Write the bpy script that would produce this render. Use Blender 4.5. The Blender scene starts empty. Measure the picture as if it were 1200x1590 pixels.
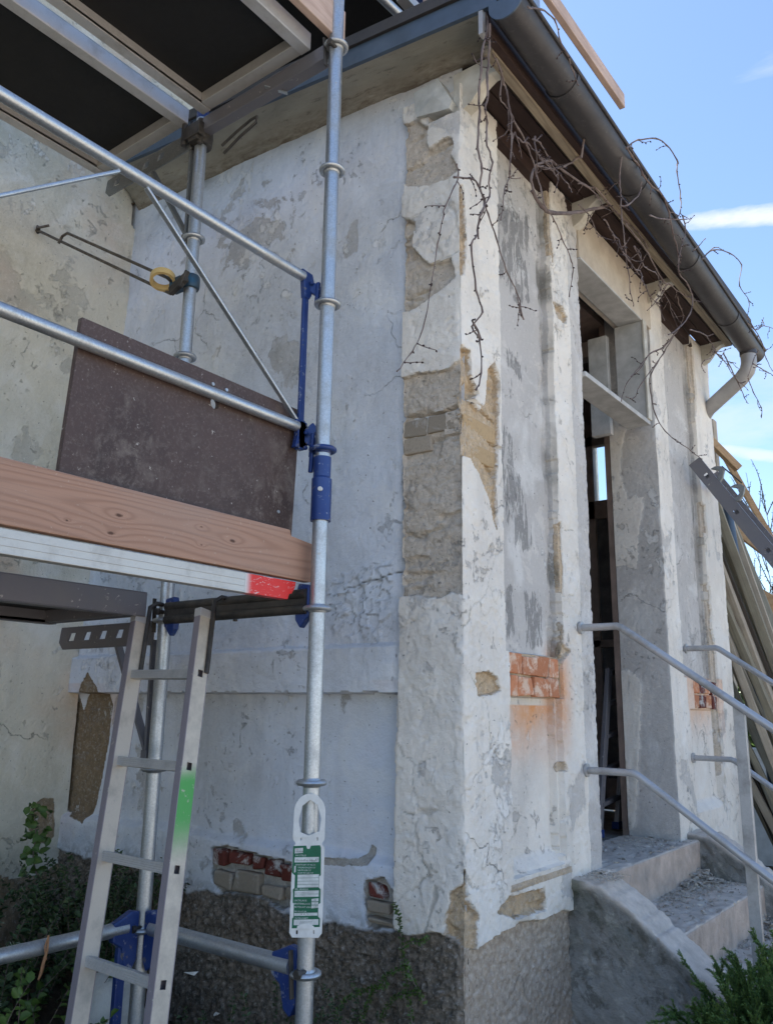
import bpy, bmesh, math, random
import numpy as np
from mathutils import Vector, Matrix, Euler
rng = random.Random(7)
nrs = np.random.RandomState(5)
sc = bpy.context.scene
C = bpy.context.collection
# ------------------------------------------------------------------ camera
F = 1297.16; CX, CY = 600.0, 795.0          # focal length and centre in photograph pixels
yaw, pit, rol = 0.648573, 0.231102, 0.014577
fw = np.array([-math.sin(yaw)*math.cos(pit), math.cos(yaw)*math.cos(pit), math.sin(pit)])
r0 = np.array([math.cos(yaw), math.sin(yaw), 0.]); u0 = np.cross(r0, fw)
rr = math.cos(rol)*r0+math.sin(rol)*u0; uu = -math.sin(rol)*r0+math.cos(rol)*u0
cam = bpy.data.cameras.new('camera'); co = bpy.data.objects.new('camera', cam); C.objects.link(co)
co.matrix_world = Matrix(((rr[0], uu[0], -fw[0], 0), (rr[1], uu[1], -fw[1], 0), (rr[2], uu[2], -fw[2], 0), (0, 0, 0, 1)))
cam.sensor_fit = 'VERTICAL'; cam.sensor_height = 36; cam.lens = 36*F/1590
cam.clip_start = 0.05; cam.clip_end = 2000
sc.camera = co
# ------------------------------------------------------------------ world and sun (the sun stands behind the building, everything in view is in open shade)
SUN_EL, SUN_AZ = math.radians(58), math.radians(-98)      # azimuth from +Y towards +X
sd = Vector((math.sin(SUN_AZ)*math.cos(SUN_EL), math.cos(SUN_AZ)*math.cos(SUN_EL), math.sin(SUN_EL)))
w = bpy.data.worlds.new('World'); sc.world = w; w.use_nodes = True
wn = w.node_tree.nodes; wl = w.node_tree.links; wn.clear()
sky = wn.new('ShaderNodeTexSky'); sky.sky_type = 'NISHITA'; sky.sun_disc = False
sky.sun_elevation = SUN_EL; sky.sun_rotation = SUN_AZ; sky.air_density = 1.0; sky.dust_density = 0.6; sky.ozone_density = 3.0
bg = wn.new('ShaderNodeBackground'); bg.inputs[1].default_value = 0.125; wo = wn.new('ShaderNodeOutputWorld')
tc = wn.new('ShaderNodeTexCoord'); mp = wn.new('ShaderNodeMapping'); mp.inputs['Scale'].default_value = (0.8, 0.8, 7.0)
mp.inputs['Rotation'].default_value = (0.06, 0.05, 0.3)
cn = wn.new('ShaderNodeTexNoise'); cn.inputs['Scale'].default_value = 2.1; cn.inputs['Detail'].default_value = 8; cn.inputs['Roughness'].default_value = 0.55
cn.inputs['Distortion'].default_value = 0.35
cr = wn.new('ShaderNodeValToRGB'); cr.color_ramp.elements[0].position = 0.66; cr.color_ramp.elements[1].position = 0.86
cr.color_ramp.elements[0].color = (0, 0, 0, 1); cr.color_ramp.elements[1].color = (1, 1, 1, 1)
mx = wn.new('ShaderNodeMix'); mx.data_type = 'RGBA'; mx.inputs['B'].default_value = (3.1, 3.35, 3.8, 1)
wl.new(tc.outputs['Generated'], mp.inputs[0]); wl.new(mp.outputs[0], cn.inputs[0]); wl.new(cn.outputs[0], cr.inputs[0])

def vmath(op, a, b=None):
    n = wn.new('ShaderNodeVectorMath'); n.operation = op; wl.new(a, n.inputs[0])
    if b is not None: n.inputs[1].default_value = tuple(map(float, b))
    return n
def smath(op, a, b=0.0):
    n = wn.new('ShaderNodeMath'); n.operation = op
    for i, v in enumerate((a, b)):
        if isinstance(v, (int, float)): n.inputs[i].default_value = v
        else: wl.new(v, n.inputs[i])
    return n.outputs[0]
_ray = lambda x, y: rr*((x-CX)/F)+uu*(-(y-CY)/F)+fw
acc = cr.outputs[0]; wsp = wn.new('ShaderNodeTexNoise'); wsp.inputs['Scale'].default_value = 26; wsp.inputs['Detail'].default_value = 7; wsp.inputs['Roughness'].default_value = .6
wmp = wn.new('ShaderNodeMapping'); wmp.inputs['Scale'].default_value = (.8, .8, 2.6); wl.new(tc.outputs['Generated'], wmp.inputs[0]); wl.new(wmp.outputs[0], wsp.inputs[0])
for (cx_, cy_, ex_, ey_, a_, b_, st_) in ((1155, 337, 1230, 330, .075, .0095, 1.), (1175, 706, 1300, 722, .085, .006, .75), (1150, 655, 1300, 640, .12, .022, .4), (1120, 560, 1250, 590, .12, .030, .25)):
    c_ = _ray(cx_, cy_); c_ = c_/np.linalg.norm(c_); t_ = _ray(ex_, ey_)-_ray(cx_, cy_); t_ = t_-c_*(t_@c_); t_ /= np.linalg.norm(t_); n_ = np.cross(c_, t_)
    df = vmath('SUBTRACT', tc.outputs['Generated'], c_).outputs[0]
    u_ = smath('MULTIPLY', vmath('DOT_PRODUCT', df, t_).outputs['Value'], 1/a_); v_ = smath('MULTIPLY', vmath('DOT_PRODUCT', df, n_).outputs['Value'], 1/b_)
    r2 = smath('ADD', smath('MULTIPLY', u_, u_), smath('MULTIPLY', v_, v_)); r2 = smath('ADD', r2, smath('MULTIPLY', smath('SUBTRACT', wsp.outputs[0], .5), 3.2))
    g_ = smath('MULTIPLY', smath('MINIMUM', smath('MAXIMUM', smath('MULTIPLY', smath('SUBTRACT', 1.6, r2), .65), 0.), 1.), st_); acc = smath('MAXIMUM', acc, g_)
wl.new(acc, mx.inputs['Factor']); wl.new(sky.outputs[0], mx.inputs['A']); wl.new(mx.outputs['Result'], bg.inputs[0]); wl.new(bg.outputs[0], wo.inputs[0])
sl = bpy.data.lights.new('sun', 'SUN'); so = bpy.data.objects.new('sun', sl); C.objects.link(so)
sl.energy = 5.0; sl.angle = math.radians(0.53); sl.color = (1, .95, .87)
so.rotation_euler = sd.to_track_quat('Z', 'Y').to_euler(); so.location = (0, 0, 20)
sc.view_settings.view_transform = 'Standard'; sc.view_settings.look = 'None'; sc.view_settings.gamma = 1
sc.view_settings.use_curve_mapping = False; sc.view_settings.exposure = 1.33
# ------------------------------------------------------------------ helpers
def ray(x, y):
    return rr*((x-CX)/F)+uu*(-(y-CY)/F)+fw
def onX(x, y, v): r = ray(x, y); return r*(v/r[0])
def onY(x, y, v): r = ray(x, y); return r*(v/r[1])
def onZ(x, y, v): r = ray(x, y); return r*(v/r[2])
GZ = -1.5                                       # ground level; the eye is at z = 0
def _h(xi, yi, s):
    h = (xi*374761393+yi*668265263+s*974634777) & 0xffffffff
    h = ((h ^ (h >> 13))*1274126177) & 0xffffffff
    return ((h ^ (h >> 16)) & 0xffffff)/float(0xffffff)
def vn(x, y, s=0):
    xi = np.floor(x).astype(np.int64); yi = np.floor(y).astype(np.int64); fx = x-xi; fy = y-yi
    fx = fx*fx*(3-2*fx); fy = fy*fy*(3-2*fy)
    a = _h(xi, yi, s); b = _h(xi+1, yi, s); c = _h(xi, yi+1, s); d = _h(xi+1, yi+1, s)
    return (a*(1-fx)+b*fx)*(1-fy)+(c*(1-fx)+d*fx)*fy
def fbm(x, y, f, o=4, s=0, g=.5):
    t = 0; a = 1; n = 0
    for i in range(o):
        t = t+a*(vn(x*f+17.3*i, y*f+9.1*i, s+i)-.5); n += a; a *= g; f *= 2.03
    return t/n*2          # about -1..1
def cellcrack(x, y, f, s=0):   # F2-F1 of a jittered grid
    x = x*f; y = y*f; xi = np.floor(x).astype(np.int64); yi = np.floor(y).astype(np.int64)
    d1 = np.full(x.shape, 9.); d2 = np.full(x.shape, 9.); cid = np.zeros(x.shape)
    for i in (-1, 0, 1):
        for j in (-1, 0, 1):
            px = xi+i+_h(xi+i, yi+j, s); py = yi+j+_h(xi+i, yi+j, s+5); d = np.hypot(x-px, y-py)
            c_ = _h(xi+i, yi+j, s+9); m = d < d1
            d2 = np.where(m, d1, np.minimum(d2, d)); cid = np.where(m, c_, cid); d1 = np.where(m, d, d1)
    return d2-d1, cid
def sdf(X, Y, poly):   # positive inside
    d = np.full(X.shape, 1e9); ins = np.zeros(X.shape, bool); n = len(poly)
    for i in range(n):
        ax, ay = poly[i]; bx, by = poly[(i+1) % n]; ex, ey = bx-ax, by-ay
        t = np.clip(((X-ax)*ex+(Y-ay)*ey)/(ex*ex+ey*ey+1e-12), 0, 1)
        d = np.minimum(d, (X-ax-t*ex)**2+(Y-ay-t*ey)**2)
        c = ((ay > Y) != (by > Y)) & (X < (bx-ax)*(Y-ay)/(by-ay+1e-12)+ax); ins ^= c
    d = np.sqrt(d); return np.where(ins, d, -d)
def sdfs(X, Y, polys):
    r = np.full(X.shape, -1.)
    for p in polys: r = np.maximum(r, sdf(X, Y, p))
    return r
def sst(x, a, b):
    t = np.clip((x-a)/(b-a), 0, 1); return t*t*(3-2*t)
def enc(s): return np.clip(.5+s*20, 0, 1)
def tag(o, label=None, cat=None, group=None, kind=None):
    if label: o['label'] = label
    if cat: o['category'] = cat
    if group: o['group'] = group
    if kind: o['kind'] = kind
    return o
def thing(name, loc, label, cat, group=None):
    o = bpy.data.objects.new(name, None); C.objects.link(o); o.location = loc; o.empty_display_size = .1
    return tag(o, label, cat, group)
def setpar(o, parent):
    if parent is not None:
        o.parent = parent
        m = Matrix.Translation(parent.location) if parent.type == 'EMPTY' else Matrix.Identity(4)
        o.matrix_parent_inverse = m.inverted()
def meshobj(name, me, mat, parent=None, smooth=None, bevel=0):
    if mat is not None: me.materials.append(mat)
    if smooth is not None:
        me.polygons.foreach_set('use_smooth', [True]*len(me.polygons))
        if smooth < 179: me.set_sharp_from_angle(angle=math.radians(smooth))
    o = bpy.data.objects.new(name, me); C.objects.link(o); setpar(o, parent)
    if bevel:
        b = o.modifiers.new('bevel', 'BEVEL'); b.width = bevel; b.segments = 2; b.limit_method = 'ANGLE'; b.angle_limit = math.radians(40)
    return o
def frame(d):
    d = Vector(d).normalized(); a = Vector((0, 0, 1)) if abs(d.z) < .9 else Vector((1, 0, 0))
    s = d.cross(a).normalized(); return s, s.cross(d).normalized()
class MB:
    def __init__(s): s.v = []; s.f = []
    def add(s, vs, fs):
        n = len(s.v); s.v += [tuple(map(float, v)) for v in vs]; s.f += [tuple(i+n for i in f) for f in fs]; return s
    def box(s, a, b, M=None, jit=0):
        vs = [Vector((x, y, z)) for x in (a[0], b[0]) for y in (a[1], b[1]) for z in (a[2], b[2])]
        if jit: vs = [v+Vector([rng.uniform(-jit, jit) for _ in range(3)]) for v in vs]
        if M is not None: vs = [M @ v for v in vs]
        return s.add(vs, [(0, 1, 3, 2), (4, 6, 7, 5), (0, 4, 5, 1), (2, 3, 7, 6), (0, 2, 6, 4), (1, 5, 7, 3)])
    def bar(s, p0, p1, w, h, up=(0, 0, 1)):      # rectangular bar between two points, w sideways, h along up
        p0 = Vector(p0); p1 = Vector(p1); d = (p1-p0).normalized(); sd_ = d.cross(Vector(up)).normalized(); u_ = sd_.cross(d).normalized()
        vs = [p+sd_*a*w/2+u_*b*h/2 for p in (p0, p1) for a, b in ((-1, -1), (1, -1), (1, 1), (-1, 1))]
        return s.add(vs, [(3, 2, 1, 0), (4, 5, 6, 7), (0, 1, 5, 4), (1, 2, 6, 5), (2, 3, 7, 6), (3, 0, 4, 7)])
    def tube(s, pts, r, n=16, cap=True):
        pts = [Vector(p) for p in pts]; k = len(pts); rs = r if isinstance(r, (list, tuple)) else [r]*k
        vs = []; fs = []; sx = None
        for i, p in enumerate(pts):
            d = (pts[min(i+1, k-1)]-pts[max(i-1, 0)]).normalized()
            if sx is None: sx, sy = frame(d)
            else:
                sx = (sx-d*sx.dot(d)).normalized(); sy = sx.cross(d).normalized()
            for j in range(n):
                a = 2*math.pi*j/n; vs.append(p+(sx*math.cos(a)+sy*math.sin(a))*rs[i])
        for i in range(k-1):
            for j in range(n):
                a = i*n+j; b = i*n+(j+1) % n; fs.append((a, b, b+n, a+n))
        if cap: fs.append(tuple(range(n))[::-1]); fs.append(tuple(range((k-1)*n, k*n)))
        return s.add(vs, fs)
    def lathe(s, prof, loc, n=28, axis=(0, 0, 1)):
        ax = Vector(axis).normalized(); sx, sy = frame(ax); L = Vector(loc); k = len(prof); vs = []; fs = []
        for r, z in prof:
            for j in range(n):
                a = 2*math.pi*j/n; vs.append(L+ax*z+(sx*math.cos(a)+sy*math.sin(a))*r)
        for i in range(k-1):
            for j in range(n):
                a = i*n+j; b = i*n+(j+1) % n; fs.append((a, b, b+n, a+n))
        return s.add(vs, fs)
    def torus(s, loc, R, r, axis=(0, 0, 1), n=32, m=10):
        prof = [(R+r*math.cos(2*math.pi*i/m), r*math.sin(2*math.pi*i/m)) for i in range(m+1)]
        return s.lathe(prof, loc, n, axis)
    def plate(s, poly, fn, t0, t1):           # polygon extruded: fn(u,v,t) -> point
        n = len(poly); vs = [fn(u, v, t) for t in (t0, t1) for u, v in poly]
        return s.add(vs, [tuple(range(n))[::-1], tuple(range(n, 2*n))]+[(i, (i+1) % n, n+(i+1) % n, n+i) for i in range(n)])
    def build(s, name, mat, parent=None, smooth=None, bevel=0):
        me = bpy.data.meshes.new(name); me.from_pydata(s.v, [], s.f)
        bm = bmesh.new(); bm.from_mesh(me); bmesh.ops.recalc_face_normals(bm, faces=bm.faces); bm.to_mesh(me); bm.free()
        return meshobj(name, me, mat, parent, smooth, bevel)
def holed(outer, holes, fn, t0, t1, name, mat, parent=None, bevel=0):   # plate with real holes
    bm = bmesh.new(); ed = []
    for loop in [outer]+holes:
        vs = [bm.verts.new((u, v, 0)) for u, v in loop]
        ed += [bm.edges.new((vs[i], vs[(i+1) % len(vs)])) for i in range(len(vs))]
    bmesh.ops.triangle_fill(bm, use_beauty=True, use_dissolve=False, edges=ed)
    r = bmesh.ops.extrude_face_region(bm, geom=list(bm.faces))
    for g in r['geom']:
        if isinstance(g, bmesh.types.BMVert): g.co.z = 1
    for v in bm.verts: v.co = Vector([float(q) for q in fn(v.co.x, v.co.y, t1 if v.co.z > .5 else t0)])
    bmesh.ops.recalc_face_normals(bm, faces=bm.faces)
    me = bpy.data.meshes.new(name); bm.to_mesh(me); bm.free(); return meshobj(name, me, mat, parent, None, bevel)
def npmesh(name, V, Q, attrs, mat, parent=None, smooth=40):
    me = bpy.data.meshes.new(name); n = len(V); k = Q.shape[1]
    me.vertices.add(n); me.vertices.foreach_set('co', V.astype(np.float32).ravel())
    me.loops.add(Q.size); me.loops.foreach_set('vertex_index', Q.astype(np.int32).ravel())
    me.polygons.add(len(Q)); me.polygons.foreach_set('loop_start', np.arange(0, Q.size, k, dtype=np.int32))
    me.update(calc_edges=True)
    for a, v in attrs.items():
        at = me.attributes.new(a, 'FLOAT', 'POINT'); at.data.foreach_set('value', v.astype(np.float32).ravel())
    return meshobj(name, me, mat, parent, smooth)
def wallgrid(path, z0, z1, res, func, mat, parent, soft=.012, xyz=None):
    """path: [(x,y,tag)...], outward = right of travel. func(tag, X, Y, Z) -> dict with h, region and attributes"""
    P = []; T = []
    for i in range(len(path)-1):
        a = np.array(path[i][:2]); b = np.array(path[i+1][:2]); L = np.linalg.norm(b-a); n = max(2, int(round(L/res)))
        for k in range(n): P.append(a+(b-a)*k/n); T.append(path[i][2])
    P.append(np.array(path[-1][:2])); T.append(path[-2][2]); P = np.array(P); n = len(P)
    d = np.gradient(P, axis=0); d /= np.linalg.norm(d, axis=1)[:, None]+1e-9
    N = np.stack([d[:, 1], -d[:, 0]], 1); k = max(1, int(soft/res)); Ns = N.copy(); Ps = P.copy()
    for i in range(n):
        lo, hi = max(0, i-k), min(n, i+k+1); Ns[i] = N[lo:hi].mean(0)
        if lo > 0 and hi < n: Ps[i] = P[lo:hi].mean(0)
    Ns /= np.linalg.norm(Ns, axis=1)[:, None]
    Zs = np.linspace(z0, z1, int(round((z1-z0)/res))+1); m = len(Zs)
    X = np.repeat(P[:, 0][:, None], m, 1); Y = np.repeat(P[:, 1][:, None], m, 1); Z = np.repeat(Zs[None], n, 0)
    TT = np.repeat(np.array(T)[:, None], m, 1)
    R = func(TT, X, Y, Z); h = R.pop('h'); reg = R.pop('region')
    V = np.stack([np.repeat(Ps[:, 0][:, None], m, 1)+Ns[:, 0][:, None]*h, np.repeat(Ps[:, 1][:, None], m, 1)+Ns[:, 1][:, None]*h, Z+R.pop('dz', 0)], 2).reshape(-1, 3)
    if xyz: V = xyz(V)
    I = np.arange(n*m).reshape(n, m)
    Q = np.stack([I[:-1, :-1], I[1:, :-1], I[1:, 1:], I[:-1, 1:]], 2).reshape(-1, 4)
    rq = reg[:-1, :-1].reshape(-1); out = {}
    for name in np.unique(rq):
        if name == '': continue
        q = Q[rq == name]; u, inv = np.unique(q, return_inverse=True)
        out[name] = npmesh(str(name).split('/')[0], V[u], inv.reshape(-1, 4), {a: v.reshape(-1)[u] for a, v in R.items()}, mat, parent, 50)
    return out
# ------------------------------------------------------------------ materials
class NT:
    def __init__(s, name):
        s.m = bpy.data.materials.new(name); s.m.use_nodes = True; s.t = s.m.node_tree; s.n = s.t.nodes; s.l = s.t.links
        s.b = s.n['Principled BSDF']; s.tc = s.n.new('ShaderNodeTexCoord').outputs['Object']
    def set(s, sock, v):
        if isinstance(v, bpy.types.NodeSocket): s.l.new(v, sock)
        elif isinstance(v, tuple) and len(v) == 3 and sock.type == 'RGBA': sock.default_value = (*v, 1)
        else: sock.default_value = v
    def map(s, scale=(1, 1, 1), rot=(0, 0, 0)):
        n = s.n.new('ShaderNodeMapping'); s.l.new(s.tc, n.inputs[0]); n.inputs['Scale'].default_value = scale; n.inputs['Rotation'].default_value = rot; return n.outputs[0]
    def noise(s, sc_=5, det=4, ro=.5, dist=0, vec=None, col=False):
        n = s.n.new('ShaderNodeTexNoise'); s.l.new(vec or s.tc, n.inputs['Vector']); n.inputs['Scale'].default_value = sc_
        n.inputs['Detail'].default_value = det; n.inputs['Roughness'].default_value = ro; n.inputs['Distortion'].default_value = dist
        return n.outputs[1 if col else 0]
    def vor(s, sc_=5, feat='F1', vec=None, out=0, rnd=1):
        n = s.n.new('ShaderNodeTexVoronoi'); s.l.new(vec or s.tc, n.inputs['Vector']); n.feature = feat; n.inputs['Scale'].default_value = sc_
        n.inputs['Randomness'].default_value = rnd; return n.outputs[out]
    def ramp(s, v, a, b, smooth=False):
        n = s.n.new('ShaderNodeMapRange'); s.set(n.inputs[0], v); n.inputs[1].default_value = a; n.inputs[2].default_value = b
        if smooth: n.interpolation_type = 'SMOOTHSTEP'
        return n.outputs[0]
    def math(s, op, a, b=0.0, c=None):
        n = s.n.new('ShaderNodeMath'); n.operation = op; s.set(n.inputs[0], a); s.set(n.inputs[1], b)
        if c is not None: s.set(n.inputs[2], c)
        return n.outputs[0]
    def mix(s, f, a, b, mode='MIX'):
        n = s.n.new('ShaderNodeMix'); n.data_type = 'RGBA'; n.blend_type = mode; s.set(n.inputs['Factor'], f); s.set(n.inputs['A'], a); s.set(n.inputs['B'], b); return n.outputs['Result']
    def mixv(s, a):
        n = s.n.new('ShaderNodeVectorMath'); n.operation = 'MULTIPLY_ADD'; s.l.new(s.noise(5, 6, .6, 0, None, True), n.inputs[0]); n.inputs[1].default_value = (a, a, a); s.l.new(s.tc, n.inputs[2]); return n.outputs[0]
    def attr(s, name):
        n = s.n.new('ShaderNodeAttribute'); n.attribute_name = name; return n.outputs['Fac']
    def bump(s, h, st=.3, d=.01, nrm=None):
        n = s.n.new('ShaderNodeBump'); s.set(n.inputs['Height'], h); n.inputs['Strength'].default_value = st; n.inputs['Distance'].default_value = d
        if nrm: s.l.new(nrm, n.inputs['Normal'])
        return n.outputs[0]
    def fin(s, col=None, rough=None, metal=None, nrm=None, spec=None, **k):
        if col is not None: s.set(s.b.inputs['Base Color'], col)
        if rough is not None: s.set(s.b.inputs['Roughness'], rough)
        if metal is not None: s.set(s.b.inputs['Metallic'], metal)
        if nrm is not None: s.l.new(nrm, s.b.inputs['Normal'])
        if spec is not None: s.b.inputs['Specular IOR Level'].default_value = spec
        return s.m
def mat_plaster(name, cA, cB, cU, cBare, cTan, cTone=(.38, .38, .38), th=.56, peel=.8, warm=(.62, .50, .36)):
    t = NT(name)
    n1 = t.noise(1.6, 5, .55); n2 = t.noise(6, 8, .6, .4); n3 = t.noise(2.6, 12, .62, .25); n4 = t.noise(38, 8, .65); n5 = t.noise(160, 4, .6)
    strk = t.noise(3, 6, .6, 0, t.map((3.2, 3.2, .35)))
    col = t.mix(t.ramp(n1, .35, .65), cA, cB)
    col = t.mix(t.math('MULTIPLY', t.ramp(strk, .5, .72), .35), col, tuple(c*.62 for c in cA))
    col = t.mix(t.math('MULTIPLY', t.ramp(n2, .48, .7), .35), col, tuple(min(1, c*1.22) for c in cA))
    tone = t.attr('tone'); col = t.mix(t.ramp(t.math('ADD', tone, t.math('MULTIPLY', t.math('SUBTRACT', n2, .5), .7)), .45, .55), col, t.mix(t.ramp(n1, .3, .7), cTone, tuple(c*1.25 for c in cTone)))
    bw_ = t.noise(.9, 6, .55, .5); col = t.mix(t.math('MULTIPLY', t.ramp(bw_, .42, .62), .30), col, tuple(c*.62 for c in cU)); col = t.mix(t.math('MULTIPLY', t.ramp(t.noise(3.4, 7, .6, .6), .52, .64), .35), col, (.86, .85, .82))
    # a lower coat showing where the top coat has come off
    un = t.math('ADD', n3, t.math('MULTIPLY', t.attr('under'), .15)); um = t.ramp(un, th, th+.02)
    un2 = t.ramp(t.noise(7.5, 12, .66, .3), .585, .60)
    col = t.mix(t.math('MULTIPLY', um, peel), col, t.mix(t.ramp(n2, .4, .6), cU, tuple(c*.78 for c in cU)))
    col = t.mix(t.math('MULTIPLY', un2, .28*peel), col, tuple(min(1, c*1.15) for c in cB))
    # scuffed streaks
    scn = t.noise(9, 9, .72, .6, t.map((1, 3.0, .8), (.5, 0, 0)))
    sm = t.ramp(t.math('ADD', t.math('MULTIPLY', t.attr('scuff'), .25), t.math('MULTIPLY', scn, .9)), .66, .70)
    col = t.mix(t.math('MULTIPLY', sm, .7), col, (.17, .165, .16))
    st = t.attr('stain'); col = t.mix(t.math('MULTIPLY', st, t.ramp(n2, .15, .62)), col, (.72, .30, .09))
    # bare mortar
    be = t.math('ADD', t.attr('bare'), t.math('MULTIPLY', t.math('SUBTRACT', n4, .5), .28)); bm_ = t.ramp(be, .47, .53)
    bcol = t.mix(t.ramp(n4, .35, .7), cBare, tuple(c*.74 for c in cBare)); tcol = t.mix(t.ramp(n4, .3, .7), cTan, tuple(c*.6 for c in cTan))
    bcol = t.mix(t.ramp(t.math('ADD', t.attr('tan'), t.math('MULTIPLY', t.math('SUBTRACT', n2, .5), .5)), .4, .6), bcol, tcol)
    bcol = t.mix(t.math('MULTIPLY', t.ramp(n5, .58, .74), .5), bcol, (.52, .49, .43)); bcol = t.mix(t.math('MULTIPLY', t.ramp(n5, .40, .30), .6), bcol, (.13, .115, .095)); bcol = t.mix(t.math('MULTIPLY', t.ramp(t.noise(7, 9, .7, .8, t.map((1, 1, 2.4))), .55, .62), .45), bcol, tuple(c*.6 for c in cBare))
    col = t.mix(bm_, col, bcol)
    rg = t.attr('rough'); rcol = t.mix(t.ramp(t.noise(48, 6, .7), .35, .62), (.25, .205, .16), (.075, .065, .052)); rcol2 = t.mix(t.ramp(n4, .35, .65), (.54, .45, .36), (.33, .26, .20))
    rcol = t.mix(t.attr('tan'), rcol, rcol2); col = t.mix(rg, col, rcol)
    dk = t.attr('dirt'); col = t.mix(t.math('MULTIPLY', dk, t.ramp(n2, .3, .62)), col, (.075, .07, .05))
    n6 = t.noise(62, 9, .78); n7 = t.math('ADD', t.noise(17, 10, .72, .5), t.math('MULTIPLY', t.math('SUBTRACT', t.noise(1.9, 4, .6), .5), .55))
    col = t.mix(t.math('MULTIPLY', t.math('MULTIPLY', t.ramp(n6, .53, .66), .40), t.ramp(n1, .40, .62)), col, t.mix(.5, col, (.16, .15, .135))); col = t.mix(t.math('MULTIPLY', t.ramp(n6, .46, .38), .22), col, (.86, .85, .82))
    wf_ = t.math('MULTIPLY', t.ramp(n7, .635, .65), t.math('SUBTRACT', 1.0, rg)); col = t.mix(t.math('MULTIPLY', wf_, .38), col, tuple(c*.55 for c in cU))
    wl_ = t.math('MULTIPLY', t.ramp(t.math('ADD', t.noise(10, 11, .7, .4, t.map((1, 1, .8), (0, 0, 1.1))), t.math('MULTIPLY', t.math('SUBTRACT', t.noise(1.3, 4, .6), .5), .6)), .64, .65), t.math('SUBTRACT', 1.0, rg)); col = t.mix(t.math('MULTIPLY', wl_, .45), col, (.84, .83, .80))
    sp = t.ramp(t.noise(75, 2, .5), .71, .75); col = t.mix(t.math('MULTIPLY', sp, .65), col, (.09, .085, .08))
    crk = t.math('MULTIPLY', t.ramp(t.vor(1.5, 'DISTANCE_TO_EDGE', t.mixv(.22)), .0035, .0), t.ramp(t.noise(2.3, 3, .5), .56, .62)); col = t.mix(t.math('MULTIPLY', crk, .5), col, (.1, .09, .08))
    h = t.math('ADD', t.math('MULTIPLY', n4, .5), t.math('MULTIPLY', n5, .22))
    h = t.math('ADD', h, t.math('MULTIPLY', n2, 1.1)); h = t.math('ADD', h, t.math('MULTIPLY', n6, .32)); h = t.math('SUBTRACT', h, t.math('MULTIPLY', wf_, .35)); h = t.math('ADD', h, t.math('MULTIPLY', wl_, .3)); h = t.math('SUBTRACT', h, t.math('MULTIPLY', um, .28)); h = t.math('SUBTRACT', h, t.math('MULTIPLY', crk, .5))
    h = t.math('ADD', h, t.math('MULTIPLY', t.math('MULTIPLY', n4, bm_), .8))
    return t.fin(col, .9, 0, t.bump(h, .95, .009), .25)
def simple(name, c1, c2=None, sc_=12, rough=.6, metal=0, bs=.2, bd=.003, det=6, spec=.4, map_=None, a=.35, b=.65):
    t = NT(name); v = t.map(map_) if map_ else None; n = t.noise(sc_, det, .6, .2, v)
    col = t.mix(t.ramp(n, a, b), c1, c2 or tuple(c*.7 for c in c1))
    n2 = t.noise(sc_*7, 4, .6)
    return t.fin(col, t.math('ADD', t.math('MULTIPLY', n2, .2), rough-.1), metal, t.bump(t.math('ADD', n, t.math('MULTIPLY', n2, .4)), bs, bd), spec)
def mat_galv(name, base=(.52, .55, .58), rough=.42, metal=.85, dirt=.35, sp=.8):
    t = NT(name); v = t.vor(260, 'F1', None, 1); n = t.noise(9, 7, .65); n2 = t.noise(70, 5, .7)
    sepr = t.n.new('ShaderNodeSeparateColor'); t.l.new(v, sepr.inputs[0])
    col = t.mix(t.ramp(sepr.outputs[0], 0, 1), base, tuple(c*sp for c in base))
    col = t.mix(t.math('MULTIPLY', t.ramp(n, .5, .68), dirt), col, (.20, .19, .17)); wp = t.ramp(n2, .69, .73)
    col = t.mix(t.math('MULTIPLY', wp, .6), col, (.75, .74, .72))
    spl = t.ramp(t.noise(34, 7, .7, .6), .645, .655); col = t.mix(t.math('MULTIPLY', spl, .7), col, (.46, .43, .39)); rs_ = t.ramp(t.noise(13, 9, .75, .5), .66, .70); col = t.mix(t.math('MULTIPLY', rs_, .6), col, (.20, .11, .06))
    ru = t.math('ADD', t.math('MULTIPLY', n, .35), rough-.16); ru = t.math('ADD', ru, t.math('MULTIPLY', t.math('MAXIMUM', wp, t.math('MAXIMUM', spl, rs_)), .35)); metal = metal*1.0; mm_ = t.math('MAXIMUM', spl, rs_)
    return t.fin(col, ru, t.math('MULTIPLY', t.math('SUBTRACT', metal, t.math('MULTIPLY', t.ramp(n, .5, .68), .35*metal)), t.math('SUBTRACT', 1.0, mm_)), t.bump(n2, .12, .001))
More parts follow.
